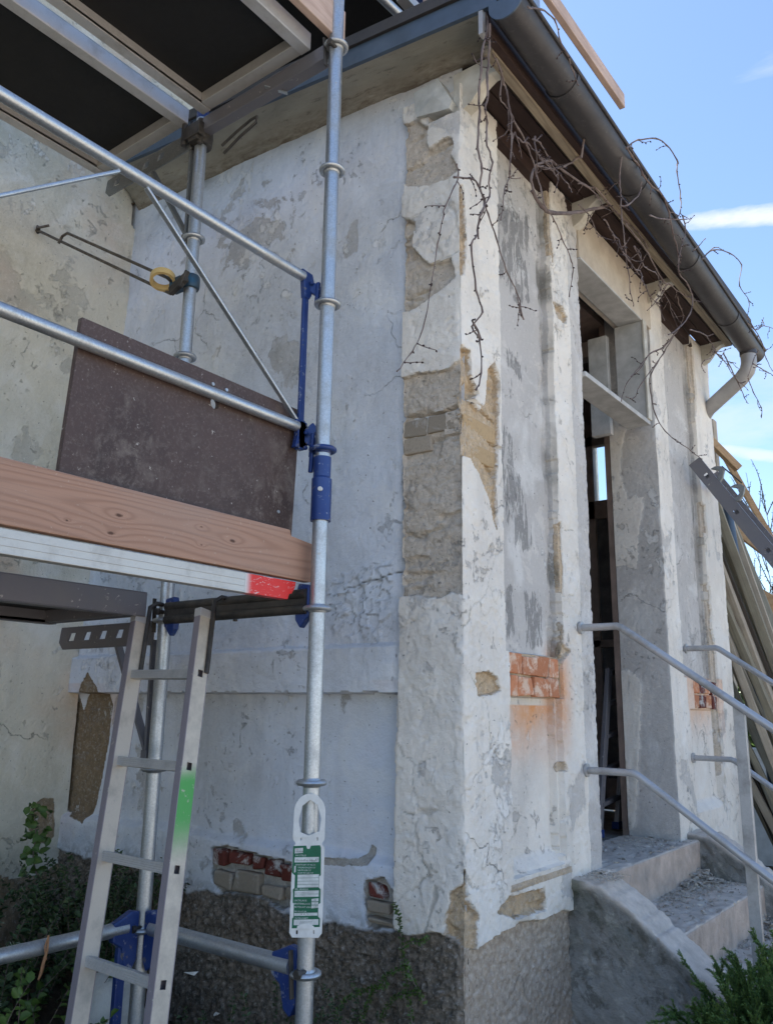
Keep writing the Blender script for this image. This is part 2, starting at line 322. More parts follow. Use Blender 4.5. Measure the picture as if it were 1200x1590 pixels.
def mat_wood(name, c1, c2, axis=1, scale=1.0, rough=.75, knots=True, dirt=(.12, .09, .075), dirtf=.3):
    t = NT(name); sc3 = [10*scale]*3; sc3[axis] = .55*scale
    nz = t.noise(1.1, 3, .5, 0, t.map(tuple(.8*scale if i == axis else 5*scale for i in range(3))))
    w_ = t.n.new('ShaderNodeTexWave'); w_.wave_type = 'BANDS'; w_.bands_direction = 'Z' if axis != 2 else 'X'; w_.inputs['Scale'].default_value = 1.6
    w_.inputs['Distortion'].default_value = 9; w_.inputs['Detail'].default_value = 3; w_.inputs['Detail Scale'].default_value = .8
    t.l.new(t.map(tuple(sc3)), w_.inputs['Vector'])
    cg = t.noise(1.0, 2, .4, .3, t.map(tuple(.30*scale if i == axis else 5.2*scale for i in range(3)), (.03, .03, 0))); g = t.math('ADD', t.math('MULTIPLY', t.math('SINE', t.math('MULTIPLY', cg, 120)), .5), .5); g = t.math('MULTIPLY', g, g)
    fine = t.noise(30, 5, .7, 0, t.map(tuple(.12 if i == axis else 4 for i in range(3))))
    col = t.mix(t.math('MULTIPLY', t.ramp(g, .25, .95), .55), c1, c2); col = t.mix(t.math('MULTIPLY', t.ramp(fine, .45, .7), .4), col, tuple(c*.6 for c in c2))
    if knots:
        kv = t.vor(1.0, 'F1', t.map(tuple(2.6 if i == axis else 9 for i in range(3)))); k = t.ramp(kv, .15, .08)
        col = t.mix(t.math('MULTIPLY', k, .85), col, (.11, .05, .03))
    col = t.mix(t.math('MULTIPLY', t.ramp(t.noise(5, 7, .65), .45, .7), dirtf), col, dirt)
    return t.fin(col, rough, 0, t.bump(t.math('ADD', g, fine), .25, .0012), .3)
M = {}
M['side'] = mat_plaster('side_wall_plaster', (.69, .73, .80), (.62, .64, .68), (.47, .46, .45), (.46, .43, .385), (.30, .215, .13), th=.588, peel=.85)  # bluish cast of open shade put into the side wall's paint colour
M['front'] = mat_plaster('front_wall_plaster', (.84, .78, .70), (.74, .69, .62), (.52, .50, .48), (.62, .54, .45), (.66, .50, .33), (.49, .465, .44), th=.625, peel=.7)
M['main'] = mat_plaster('main_wall_plaster', (.73, .69, .58), (.60, .565, .46), (.50, .48, .42), (.34, .29, .21), (.36, .27, .17), th=.57, peel=.6)
M['galv'] = mat_galv('galvanised_steel'); M['galvd'] = mat_galv('dull_galvanised_steel', (.25, .26, .26), .5, .7)
M['alu'] = mat_galv('aluminium', (.50, .485, .46), .45, .5, .4, .97); M['aluw'] = mat_galv('weathered_aluminium', (.56, .55, .54), .45, .55, .4, .97)
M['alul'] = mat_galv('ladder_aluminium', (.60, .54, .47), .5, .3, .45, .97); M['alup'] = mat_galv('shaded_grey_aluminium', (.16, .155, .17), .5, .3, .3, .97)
M['blue'] = simple('blue_painted_steel', (.012, .035, .17), (.02, .05, .21), 25, .38, .2, .15, .001, spec=.5)
t = NT('worn_blue_steel'); n1 = t.noise(28, 8, .72, .4); n2 = t.noise(7, 6, .6); c = t.mix(t.ramp(n2, .35, .65), (.012, .033, .15), (.022, .055, .20)); c = t.mix(t.math('MULTIPLY', t.ramp(n1, .60, .63), .85), c, (.16, .15, .15)); c = t.mix(t.math('MULTIPLY', t.ramp(n1, .40, .36), .7), c, (.30, .32, .36)); M['blue'] = t.fin(c, t.math('ADD', t.math('MULTIPLY', n1, .4), .2), .15, t.bump(n1, .25, .0015), .5)
M['dark'] = simple('dark_oily_steel', (.045, .042, .04), (.09, .08, .07), 20, .5, .5, .3, .002)
M['rod'] = simple('rusty_grey_steel_rod', (.16, .145, .125), (.09, .07, .055), 30, .55, .5)
M['black'] = simple('dark_film_plywood', (.007, .007, .007), (.011, .010, .010), 6, .65, 0, .1)
M['toe'] = mat_wood('larch_toe_board', (.47, .30, .23), (.27, .145, .10), 1, rough=.65)
t = NT('larch_toe_board'); nz = t.noise(1.0, 2, .4, .2, t.map((4, .28, 4.8), (.03, .03, 0))); ph_ = t.math('MULTIPLY', nz, 150); km = None
for a_, b_, r_ in ((185, 800, .012), (173, 828, .011), (361, 840, .012), (313, 846, .004), (105, 808, .005), (313, 818, .005)):
    c_ = onX(a_, b_, -1.728); sv = t.n.new('ShaderNodeVectorMath'); sv.operation = 'SUBTRACT'; t.l.new(t.tc, sv.inputs[0]); sv.inputs[1].default_value = tuple(map(float, c_))
    s2 = t.n.new('ShaderNodeVectorMath'); s2.operation = 'MULTIPLY'; t.l.new(sv.outputs[0], s2.inputs[0]); s2.inputs[1].default_value = (0, .42, 1); ln_ = t.n.new('ShaderNodeVectorMath'); ln_.operation = 'LENGTH'; t.l.new(s2.outputs[0], ln_.inputs[0]); d_ = ln_.outputs['Value']
    ph_ = t.math('ADD', ph_, t.math('MULTIPLY', t.math('EXPONENT', t.math('MULTIPLY', d_, -1/(r_*1.6))), 14)); k_ = t.ramp(t.math('ADD', d_, t.math('MULTIPLY', t.noise(90, 4, .7), .006)), r_*.45+.003, r_*.2+.003); km = k_ if km is None else t.math('MAXIMUM', km, k_)
g = t.math('ADD', t.math('MULTIPLY', t.math('SINE', ph_), .5), .5); g = t.math('POWER', g, 2.5); fine = t.noise(40, 6, .75, 0, t.map((4, .10, 5))); br_ = t.noise(2.2, 5, .6, .3, t.map((1, .5, 2)))
c = t.mix(t.math('MULTIPLY', g, .42), (.40, .235, .165), (.22, .115, .075)); c = t.mix(t.math('MULTIPLY', t.ramp(fine, .50, .66), .45), c, (.27, .17, .125)); c = t.mix(t.math('MULTIPLY', t.ramp(br_, .45, .65), .35), c, (.34, .265, .225)); c = t.mix(t.math('MULTIPLY', t.ramp(t.noise(70, 6, .75), .62, .66), .6), c, (.50, .42, .35)); c = t.mix(km, c, (.10, .05, .035))
M['toe'] = t.fin(c, .65, 0, t.bump(t.math('ADD', g, fine), .35, .0012), .3)
M['toe2'] = mat_wood('grey_pine_board', (.56, .42, .35), (.44, .31, .25), 1)
M['timber'] = mat_wood('weathered_brown_timber', (.32, .28, .20), (.19, .16, .11), 2, .7, dirtf=.4)
M['timber2'] = mat_wood('pale_weathered_timber', (.50, .42, .32), (.34, .27, .20), 2, .7)
M['timber3'] = mat_wood('grey_weathered_timber', (.38, .36, .29), (.25, .23, .18), 2, .7, dirtf=.3)
M['timber4'] = mat_wood('dark_brown_timber', (.07, .055, .04), (.04, .03, .025), 2, .7)
M['orange'] = mat_wood('fresh_orange_timber', (.50, .33, .18), (.38, .23, .12), 0, .7)  # sunlight on the far timbers put into this brighter orange wood colour
t = NT('brown_film_faced_plywood'); n1 = t.noise(3, 8, .65, .3); n2 = t.noise(16, 9, .72, .5); n3 = t.noise(55, 5, .7)
c = t.mix(t.ramp(n1, .35, .65), (.085, .054, .048), (.052, .033, .030)); c = t.mix(t.math('MULTIPLY', t.ramp(n2, .50, .72), t.math('MULTIPLY', t.ramp(n1, .42, .62), .6)), c, (.30, .255, .22)); n4 = t.noise(110, 6, .75); c = t.mix(t.math('MULTIPLY', t.ramp(n4, .52, .66), .35), c, (.24, .20, .17))
c = t.mix(t.math('MULTIPLY', t.ramp(n3, .66, .70), .7), c, (.5, .46, .42)); M['ply'] = t.fin(c, .55, 0, t.bump(n2, .12, .001), .35)
t = NT('patinated_gutter'); n1 = t.noise(6, 8, .65, .3, t.map((1, .4, 1))); n2 = t.noise(50, 8, .75); c = t.mix(t.ramp(n1, .35, .65), (.075, .070, .073), (.048, .045, .048)); c = t.mix(t.math('MULTIPLY', t.ramp(n2, .56, .72), .4), c, (.20, .185, .17)); M['gutter'] = t.fin(c, t.math('ADD', t.math('MULTIPLY', n1, .4), .3), .35, t.bump(n1, .3, .004), .5)
M['gutter0'] = simple('dark_patinated_gutter_metal', (.085, .078, .080), (.060, .056, .058), 8, .55, .35, .08, .001)
M['down'] = simple('pale_zinc_pipe', (.42, .41, .40), (.32, .31, .31), 9, .5, .3, .08)
M['fascia'] = simple('blue_grey_coated_flashing', (.085, .12, .17), (.06, .085, .12), 7, .45, .3, .08)
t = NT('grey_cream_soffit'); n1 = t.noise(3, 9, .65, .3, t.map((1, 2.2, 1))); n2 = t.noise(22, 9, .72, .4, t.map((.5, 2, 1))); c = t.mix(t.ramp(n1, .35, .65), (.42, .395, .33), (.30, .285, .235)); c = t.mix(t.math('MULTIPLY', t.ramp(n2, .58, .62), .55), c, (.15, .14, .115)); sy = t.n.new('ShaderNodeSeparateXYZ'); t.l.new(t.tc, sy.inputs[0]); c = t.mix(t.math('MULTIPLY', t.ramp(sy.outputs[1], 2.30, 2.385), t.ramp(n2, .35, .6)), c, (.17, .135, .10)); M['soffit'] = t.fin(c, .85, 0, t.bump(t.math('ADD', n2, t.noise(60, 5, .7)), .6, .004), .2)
M['soffit0'] = simple('grey_cream_soffit_paint', (.36, .34, .285), (.27, .255, .21), 5, .8, 0, .5, .004, a=.4, b=.7)
M['eave'] = mat_wood('dark_brown_eave_boards', (.045, .026, .022), (.03, .018, .016), 1, .8, knots=False, dirtf=.1)
M['batten'] = mat_wood('dusty_eave_batten', (.30, .25, .18), (.17, .13, .09), 1, 1.2, knots=False)
M['bracket'] = simple('off_white_painted_wood', (.62, .60, .54), (.42, .38, .31), 9, .7, 0, .4)
M['frame'] = simple('cream_door_frame_paint', (.58, .51, .42), (.46, .39, .31), 10, .7, 0, .3)
M['frameg'] = simple('dusty_grey_frame_paint', (.52, .52, .51), (.38, .38, .37), 12, .75, 0, .4)
M['cement'] = simple('new_grey_render', (.30, .31, .32), (.20, .205, .21), 4, .9, 0, .5, .003, det=9)
M['dglass'] = simple('dusty_dark_glass', (.10, .11, .12), (.22, .22, .22), 5, .25, 0, .05)
M['inner'] = simple('dark_interior_boards', (.26, .19, .16), (.15, .11, .09), 6, .8)
M['innerw'] = simple('dark_window_frame_paint', (.50, .42, .38), (.34, .29, .26), 12, .5)
M['stone'] = simple('white_painted_stone', (.55, .55, .52), None, 14, .9, 0, .6, .01)
M['tagw'] = simple('white_tag_plastic', (.72, .72, .70), (.60, .60, .58), 30, .45, 0, .05)
M['tagg'] = simple('green_tag_card', (.004, .13, .065), (.004, .10, .05), 40, .5, 0, .05)
M['ink'] = simple('black_ink', (.02, .02, .02), None, 40, .6); M['paper'] = simple('white_print', (.68, .70, .68), None, 40, .6)
M['redink'] = simple('red_ink', (.5, .03, .04), None, 40, .6)
M['tape'] = simple('cream_masking_tape', (.68, .48, .20), (.58, .40, .16), 30, .6, 0, .1)
M['roof'] = simple('dark_roof_covering', (.06, .055, .055), None, 8, .7)
M['leafd'] = simple('dark_shrub_leaf', (.065, .105, .04), (.032, .06, .024), 30, .55, spec=.4)
M['leafm'] = simple('fresh_green_leaf', (.085, .15, .03), (.05, .10, .022), 25, .5)
M['leafj'] = simple('juniper_needle', (.07, .15, .04), (.13, .20, .045), 9, .6)
M['leafg'] = simple('grey_green_leaf', (.30, .37, .30), (.17, .23, .17), 25, .6)
M['twig'] = simple('vine_bark', (.085, .058, .055), (.22, .17, .15), 18, .8, 0, .4)
M['bud'] = simple('dark_bud', (.05, .03, .03), None, 20, .7)
def mat_brick(name, c, wash=(.6, .56, .52), f=.5):
    t = NT(name); oi = t.n.new('ShaderNodeObjectInfo').outputs['Random']; n = t.noise(14, 10, .72, .5); n2 = t.noise(90, 6, .7)
    cc = t.mix(oi, c, tuple(v*.72 for v in c)); cc = t.mix(t.ramp(n2, .5, .75), cc, tuple(v*.6 for v in c)); cc = t.mix(t.ramp(n, f, f+.10), cc, wash)
    return t.fin(cc, .9, 0, t.bump(t.math('ADD', n, t.math('MULTIPLY', n2, .5)), .7, .004), .2)
M['brick'] = mat_brick('orange_brick', (.60, .25, .13), (.68, .50, .38), .505)
M['brickd'] = mat_brick('dark_red_brick', (.15, .042, .032), (.48, .47, .45), .52)
M['brickw'] = mat_brick('tan_brick', (.50, .36, .21), (.56, .45, .33), .58); M['brickt'] = mat_brick('buff_brick', (.38, .32, .25), (.40, .37, .33), .55)
t = NT('old_concrete'); n1 = t.noise(2.5, 8, .6, .2); n2 = t.noise(14, 9, .68); n3 = t.noise(110, 4, .6)
c = t.mix(t.ramp(n1, .35, .65), (.30, .29, .27), (.16, .155, .145)); c = t.mix(t.ramp(n2, .55, .70), c, (.42, .40, .36)); c = t.mix(t.math('MULTIPLY', t.ramp(n2, .47, .36), .75), c, (.085, .082, .07)); c = t.mix(t.math('MULTIPLY', t.ramp(t.noise(6, 10, .7, .6), .56, .60), .6), c, (.11, .105, .09))
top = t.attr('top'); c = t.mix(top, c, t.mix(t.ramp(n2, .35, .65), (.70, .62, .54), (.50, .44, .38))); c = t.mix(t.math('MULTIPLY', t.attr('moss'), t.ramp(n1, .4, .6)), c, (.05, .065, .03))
c = t.mix(t.attr('tan'), c, t.mix(t.ramp(n2, .35, .65), (.56, .46, .39), (.40, .33, .28)))
M['conc'] = t.fin(c, .92, 0, t.bump(t.math('ADD', t.math('MULTIPLY', n2, 1.5), t.math('MULTIPLY', n3, .5)), .9, .008), .2)
t = NT('garden_soil'); n1 = t.noise(1.2, 8, .6); n2 = t.noise(18, 8, .7)
c = t.mix(t.ramp(n2, .35, .65), (.045, .036, .026), (.09, .075, .055)); c = t.mix(t.ramp(t.attr('pave'), .4, .6), c, t.mix(t.ramp(n2, .4, .7), (.52, .45, .36), (.38, .33, .27)))  # out-of-view paving, paled to bounce warm light onto the front wall
M['soil'] = t.fin(c, .95, 0, t.bump(n2, 1., .03), .1)
M['flange'] = mat_galv('dull_flange_aluminium', (.27, .24, .27), .5, .35, .3, .97)  # shaded flange faces painted as a darker, purplish copy of the ladder metal
M['steel_rail'] = mat_galv('grey_painted_rail', (.46, .455, .46), .45, .5, .6, .93)
t = NT('window_glass'); t.b.inputs['Transmission Weight'].default_value = 1; M['glass'] = t.fin((.9, .95, .95), .02); t.b.inputs['IOR'].default_value = 1.2
# ================================================================== the annex building with the door
XB, YA, YS = -1.458, 2.35, 2.39            # front wall plane, corner pilaster face, side wall plane
annex = thing('old_building', (-2.4, 3.9, GZ), 'old plastered annex with flaking white walls, open doorway and gutter', 'building')
def PA(pts, y=YA): return [tuple(onY(a, b, y)[[0, 2]]) for a, b in pts]
def PB(pts, x=XB): return [tuple(onX(a, b, x)[[1, 2]]) for a, b in pts]
bareA = [PA(q) for q in [
 [(616,197),(647,187),(664,197),(661,217),(665,232),(682,217),(700,212),(704,225),(700,240),(706,252),(710,265),(695,277),(665,288),(630,288),(616,275)],
 [(614,336),(646,344),(640,370),(640,385),(665,410),(700,400),(707,430),(690,445),(655,470),(635,482),(614,487)],
 [(612,593),(641,581),(665,576),(696,573),(712,560),(725,556),(725,925),(700,921),(679,931),(645,925),(612,927)],
 [(700,1385),(722,1370),(730,1490),(690,1480),(688,1440)]]]
bareB = [PB(q) for q in [
 [(705,556),(716,536),(728,545),(730,583),(742,612),(731,619),(744,638),(754,627),(757,575),(768,560),(776,590),(775,693),(771,750),(773,800),(772,830),(758,770),(744,735),(733,715),(720,708),(705,712)],
 [(704,285),(717,288),(722,330),(723,380),(720,424),(704,430)],
 [(738,1046),(758,1042),(772,1050),(777,1072),(765,1080),(742,1080)],
 [(704,1345),(722,1350),(730,1400),(744,1420),(736,1500),(704,1500)],
 [(788,1392),(842,1380),(846,1412),(800,1425),(770,1418)]]]
bareP2 = [PB(q) for q in [[(858,468),(868,472),(880,492),(878,502),(862,492)], [(858,905),(868,900),(876,1000),(885,1010),(872,1030),(862,1020)],
                          [(853,1185),(876,1183),(880,1196),(866,1202),(852,1200)]]]
scuffB = [PB(q) for q in [[(795,655),(812,670),(818,715),(832,770),(845,862),(812,855),(795,800),(786,735),(783,690)], [(795,560),(830,600),(822,560),(800,520)],
                          [(795,905),(812,900),(822,990),(800,1000)], [(826,915),(852,905),(860,1010),(830,1015)], [(772,300),(835,330),(838,470),(812,470),(785,420)]]]
def f_front(T, X, Y, Z):
    A = T == 'A'; B = T == 'B'; G = T == 'R'; L = T == 'L'; U = np.where(A | L, X, Y)
    n_lo = fbm(U, Z, 5, 4, 1); n_hi = fbm(U, Z, 45, 4, 2); n_rg = fbm(U, Z, 110, 3, 3)
    bA = sdfs(X, Z, bareA); bB = np.maximum(sdfs(Y, Z, bareB), -1); bP = sdfs(Y, Z, bareP2)
    bare = np.where(A, bA, np.where(B, np.maximum(bB, bP), -1)); bare = np.where(L, .02, bare)+.006*n_hi+.004*n_lo
    h = .0035*n_lo+.0020*n_hi+.0009*n_rg+.0022*fbm(U, Z*.45, 16, 4, 5)-.004*sst(fbm(U, Z, 30, 3, 6), .35, .6)
    sb = sst(bare, -.001, .003); h = h-sb*(.017+.006*fbm(U*.6, Z*1.7, 20, 5, 11))+sb*.003*n_rg-sb*.012*sst(.10-np.abs(fbm(U*.35, Z, 7, 4, 12)), 0, .08)
    ckf, cif = cellcrack(U+.05*fbm(U, Z, 9, 4, 13), Z+.05*fbm(U, Z, 9, 4, 14), 3.1, 7); ckm = sst(.018-ckf, 0, .012)*sst(fbm(U, Z, 1.7, 3, 15), .05, .2); h = h-.004*ckm*(1-sb)
    # paint layers that have lifted in plates
    lay = fbm(U, Z, 9, 5, 21); h = h+.0022*sst(lay, .10, .13)*(1-sb)+.0018*sst(fbm(U, Z, 15, 5, 31), .16, .18)*(1-sb)
    # the long groove in the mortar behind the corner brick courses
    tn = np.where(B, .5+.5*sst(np.minimum(Z-.9, 1.42-Z), -.1, .05), 0.); tn = np.where(B & (bB > -.02), 1., tn); tn = np.where(A & (Z < -.5), .6, tn)
    tone = np.zeros_like(h); under = np.zeros_like(h)+np.where(A, .35, 0.); stain = np.zeros_like(h); rough = np.zeros_like(h); dirt = np.zeros_like(h); scuff = np.zeros_like(h)
    # brick pocket in the bare mortar, both sides of the corner
    zb0, zb1 = PA([(650, 703)])[0][1]-.002, PA([(650, 646)])[0][1]+.004
    pocket = A & (Z > zb0-.035) & (Z < zb1) & (X < -1.55+.03*n_lo) ; h = h-np.where(pocket, .008, 0)
    zc = zb1+.010*fbm(U, U*0, 14, 4, 17)+.09*np.clip((-1.56-np.where(A, X, -1.458))*-1, 0, 1)*A; jc = sst(.0075-np.abs(Z-zc+.0*h), 0, .004)*A*(bA > 0); h = h-.022*jc
    zc2 = zb1-.035-.20*np.clip(Y-2.37, 0, .3)+.012*fbm(Y, Y*0, 12, 4, 18); jc2 = sst(.0065-np.abs(Z-zc2), 0, .004)*B*(Y < 2.625); zc3 = zb1+.05-.16*np.clip(Y-2.37, 0, .3)+.010*fbm(Y, Y*0, 15, 4, 19); jc3 = sst(.006-np.abs(Z-zc3), 0, .004)*B*(Y < 2.60); h = h-.024*np.maximum(jc2, jc3)
    # recessed upper panel
    jag = .006*fbm(Z, Z*0+3, 14, 4, 41); eR = 3.095+jag*1.4
    up = B & (Y > 2.635+jag*.4) & (Y < eR) & (Z > .205)
    h = np.where(up, -.042+.0016*n_lo+.0004*n_hi, h); tone = np.where(up, .95, tone); under = np.where(up, -1., under); bare = np.where(up, -.05, bare)
    dirt = np.maximum(dirt, .55*ckm*~up); scuff = np.where(up, enc(sdfs(Y, Z, scuffB)+.01*n_hi), 0.)
    slot = B & (Y > 3.03) & (Y <= eR) & (Z > .2); h = np.where(slot, h-.010*sst(fbm(Z, Y, 9, 3, 44), -.3, .3), h)
    dirt = np.where(B & (Y > 3.055) & (Y < 3.105) & (Z > .2), .65*sst(fbm(Z*.6, Y, 12, 4, 51), -.35, .25), dirt)  # darkens the panel's far reveal, its shade laid in with the dirt mask
    p2edge = B & (Y >= eR) & (Y < eR+.018+.02*np.abs(n_lo)) & (Z > .2) & (fbm(Z*.5, Y, 7, 3, 55) > .15); h = np.where(p2edge, h-.01, h); bare = np.where(p2edge, .02, bare)
    # brick band
    band = B & (Y > 2.655) & (Y < 3.085) & (Z > .045) & (Z <= .205); h = np.where(band, -.022+.002*n_hi, h); bare = np.where(band, .01+.015*n_lo, bare); tn = np.where(band, 1., tn)
    stain = np.where(B & (Z < .3) & (Z > -.25), sst(np.sin(np.clip((Y-2.6)/.62, 0, 1)*math.pi), .1, .8)*np.where(Z > .02, sst(.32-Z, 0, .2)*sst(Y, 2.95, 3.1), sst(Z, -.26, .04)*.95), 0)
    # recessed lower panel
    lo = B & (Y > 2.655+jag) & (Y < 3.04+jag) & (Z <= .045) & (Z > -.545); side = B & (Y >= 3.04+jag) & (Y < 3.06+jag) & (Z <= .045) & (Z > -.52)
    h = np.where(lo, -.048+.0015*n_lo+sst(-.49-Z, 0, .06)*.035, h); bare = np.where(lo, -.05, bare); tone = np.where(lo, 0., tone); under = np.where(lo, -.6, under)
    h = np.where(side, -.02, h)
    bs = B & (Z < -.545) & (Y < 3.1); h = h+np.where(bs, .004, 0.); bare = np.where(bs & (Y > 2.63) & (Z > -.585) & (Z < -.562) & (n_lo > .0), .02, bare)
    # door pilaster: smooth new render turning into the jamb
    ren = sst(Y+.012*fbm(Z, Z*0, 6, 4, 61)+.004*n_hi, 3.275, 3.279)*B; h = np.where(B & (ren > 0), h-.0035*ren+.000*n_lo, h); tone = np.where(B, np.maximum(tone, ren*.85), tone); under = np.where(ren > .5, -1, under); 
    tone = np.where(G, .9, tone); under = np.where(G, -1, under)
    # ragged lower edge of the plaster and the roughcast plinth
    edge = np.where(A | L, -.69+.045*fbm(X, Z*0+2, 6, 4, 71)-.03*sst(X, -1.6, -1.46), -.70+.03*fbm(Y, Z*0+2, 7, 4, 73))
    pl = sst(edge-Z, -.002, .006); rc = .006*fbm(U, Z, 14, 5, 81)+.012*fbm(U, Z, 88, 3, 83)*np.where(B, .55, 1.)
    h = h*(1-pl)+pl*(-.016+rc); rough = pl; tn = np.where(pl > .5, np.where(B, 1., np.where(X > -1.50, .5, 0.)), tn); bare = np.where(pl > .5, -.05, bare)
    # knocked and rounded corner
    cor = np.where(A, X-XB, np.where(B, YA-Y, -9.)); near = sst(cor, -.03, 0)
    h = h-near*.007*np.clip(fbm(Z, Z*0+7, 16, 4, 91)+.25, 0, 1)
    # end of the wall under the eave
    ct = A & (Z > 2.235+.004*n_hi) & (X > -1.60); h = np.where(ct, h-.035, h)
    h = h-np.where(A & (X < -1.722), .02*sst(fbm(Z, Z*0, 5, 3, 95), -.2, .2)*sst(Z, -.3, .5), 0)
    reg = np.full(T.shape, 'corner_pilaster', dtype=object)
    reg[B & (Y > 2.645)] = 'door_pilaster'; reg[B & (Y > 2.645) & (Y < 3.09)] = 'wall_panel'; reg[G] = 'door_reveal'; reg[(Z < -.715) & ~G] = 'plinth'
    return dict(h=h, region=reg, bare=enc(bare), tan=tn, tone=tone, under=under, stain=stain, rough=rough, dirt=dirt, scuff=scuff)
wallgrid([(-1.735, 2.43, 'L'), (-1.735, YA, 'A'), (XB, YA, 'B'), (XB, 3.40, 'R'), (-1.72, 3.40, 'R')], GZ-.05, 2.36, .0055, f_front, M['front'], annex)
whiteR = [tuple(onY(a, b, 4.35)[[0, 2]]) for a, b in [(938,655),(978,650),(966,690),(962,740),(975,775),(985,768),(1000,772),(992,830),(988,885),(960,878),(940,880)]]
whiteR2 = [tuple(onY(a, b, 4.35)[[0, 2]]) for a, b in [(950,1040),(978,1042),(996,1060),(992,1200),(985,1290),(950,1295)]]
def f_far(T, X, Y, Z):
    R = T == 'R'; B = T == 'B'; E = T == 'E'; U = np.where(R | E, X, Y); n_lo = fbm(U, Z, 5, 4, 101); n_hi = fbm(U, Z, 40, 4, 102)
    h = .003*n_lo+.001*n_hi; tone = np.where(R, 1., 0.); under = np.where(R, -1., .25); bare = np.full(h.shape, -.05); scuff = np.zeros_like(h); dirt = np.zeros_like(h); stain = np.zeros_like(h); rough = np.zeros_like(h); tn = np.full_like(h, .42)
    wr = np.maximum(sdf(X, Z, whiteR), sdf(X, Z, whiteR2))+.012*n_hi+.008*n_lo; sw = sst(wr, 0, .004)*R; tone = np.where(R, 1-sw, tone); h = h+sw*(.003+.012*sst(-.1-Z, 0, .2)*np.abs(fbm(X, Z, 16, 4, 107)))
    h = h+.003*sst(fbm(U, Z, 9, 5, 121), .1, .13)*B
    jag = .008*fbm(Z, Z*0+3, 10, 4, 141)
    up = B & (Y > 4.56+jag*.3) & (Y < 5.10+jag) & (Z > .19); h = np.where(up, -.042, h); tone = np.where(up, .95, tone); scuff = np.where(up, .45, 0.); under = np.where(up, -1., under)
    dirt = np.where(B & (Y > 5.03) & (Y < 5.10) & (Z > .19), .5, dirt)*1.; ch = B & (Y > 5.10) & (Y < 5.17) & (fbm(Z*.4, Y, 9, 4, 144) > .25); h = np.where(ch, h-.02, h); bare = np.where(ch, .02, bare)  # slot of the far panel darkened likewise, shade put in as colour
    band = B & (Y > 4.70) & (Y < 5.15) & (Z > .02) & (Z <= .19); h = np.where(band, -.022, h); stain = np.where(B & (Y > 4.6) & (Y < 5.25) & (Z < .2) & (Z > -.2), .6*sst(Z, -.2, .1), 0)
    lo = B & (Y > 4.62) & (Y < 5.12) & (Z <= .02) & (Z > -.5); h = np.where(lo, -.035+sst(-.45-Z, 0, .05)*.03, h); under = np.where(lo, -.6, under)
    new = B & (Y < 4.44+.012*fbm(Z, Z*0, 6, 4, 161)); tone = np.where(new, .4, tone)
    pl = sst(-.80-Z, -.002, .006)*(1-R); h = h-pl*.01+pl*.012*fbm(U, Z, 24, 4, 181); rough = pl
    reg = np.full(T.shape, 'far_pilaster', dtype=object); reg[R] = 'door_reveal'; reg[B & (Y > 4.56) & (Y < 5.11)] = 'wall_panel'; reg[E] = 'rear_wall'
    return dict(h=h, region=reg, bare=enc(bare), tan=tn, tone=tone, under=under, stain=stain, rough=rough, dirt=dirt, scuff=scuff)
wallgrid([(-1.72, 4.35, 'R'), (XB, 4.35, 'B'), (XB, 5.48, 'E'), (-1.95, 5.48, 'E')], GZ-.05, 2.36, .0085, f_far, M['front'], annex)
# side wall (behind the scaffold pole)
brown = [tuple(onY(a, b, 2.42)[[0, 2]]) for a, b in [(100,1180),(110,1095),(119,1070),(131,1102),(146,1060),(155,1045),(168,1066),(176,1095),(168,1160),(152,1240),(141,1278),(122,1268),(106,1258),(99,1230)]]
flak = [tuple(onY(a, b, YS)[[0, 2]]) for a, b in [(520,900),(560,880),(612,870),(614,985),(590,1005),(548,1000),(515,985),(505,930)]]
brk1 = [tuple(onY(a, b, YS)[[0, 2]]) for a, b in [(331,1315),(350,1312),(400,1325),(455,1338),(470,1400),(440,1412),(395,1395),(345,1388),(331,1360)]]
brk2 = [tuple(onY(a, b, YS)[[0, 2]]) for a, b in [(570,1366),(598,1362),(610,1380),(640,1420),(630,1445),(572,1440),(566,1395)]]
slit = [tuple(onY(a, b, YS)[[0, 2]]) for a, b in [(500,1331),(560,1333),(570,1315),(576,1318),(574,1344),(500,1342)]]
und = [tuple(onY(a, b, YS)[[0, 2]]) for a, b in [(330,420),(400,290),(450,300),(470,420),(480,560),(430,640),(360,620),(330,560)]]
und2 = [tuple(onY(a, b, YS)[[0, 2]]) for a, b in [(525,295),(550,290),(570,330),(555,400),(525,380)]]
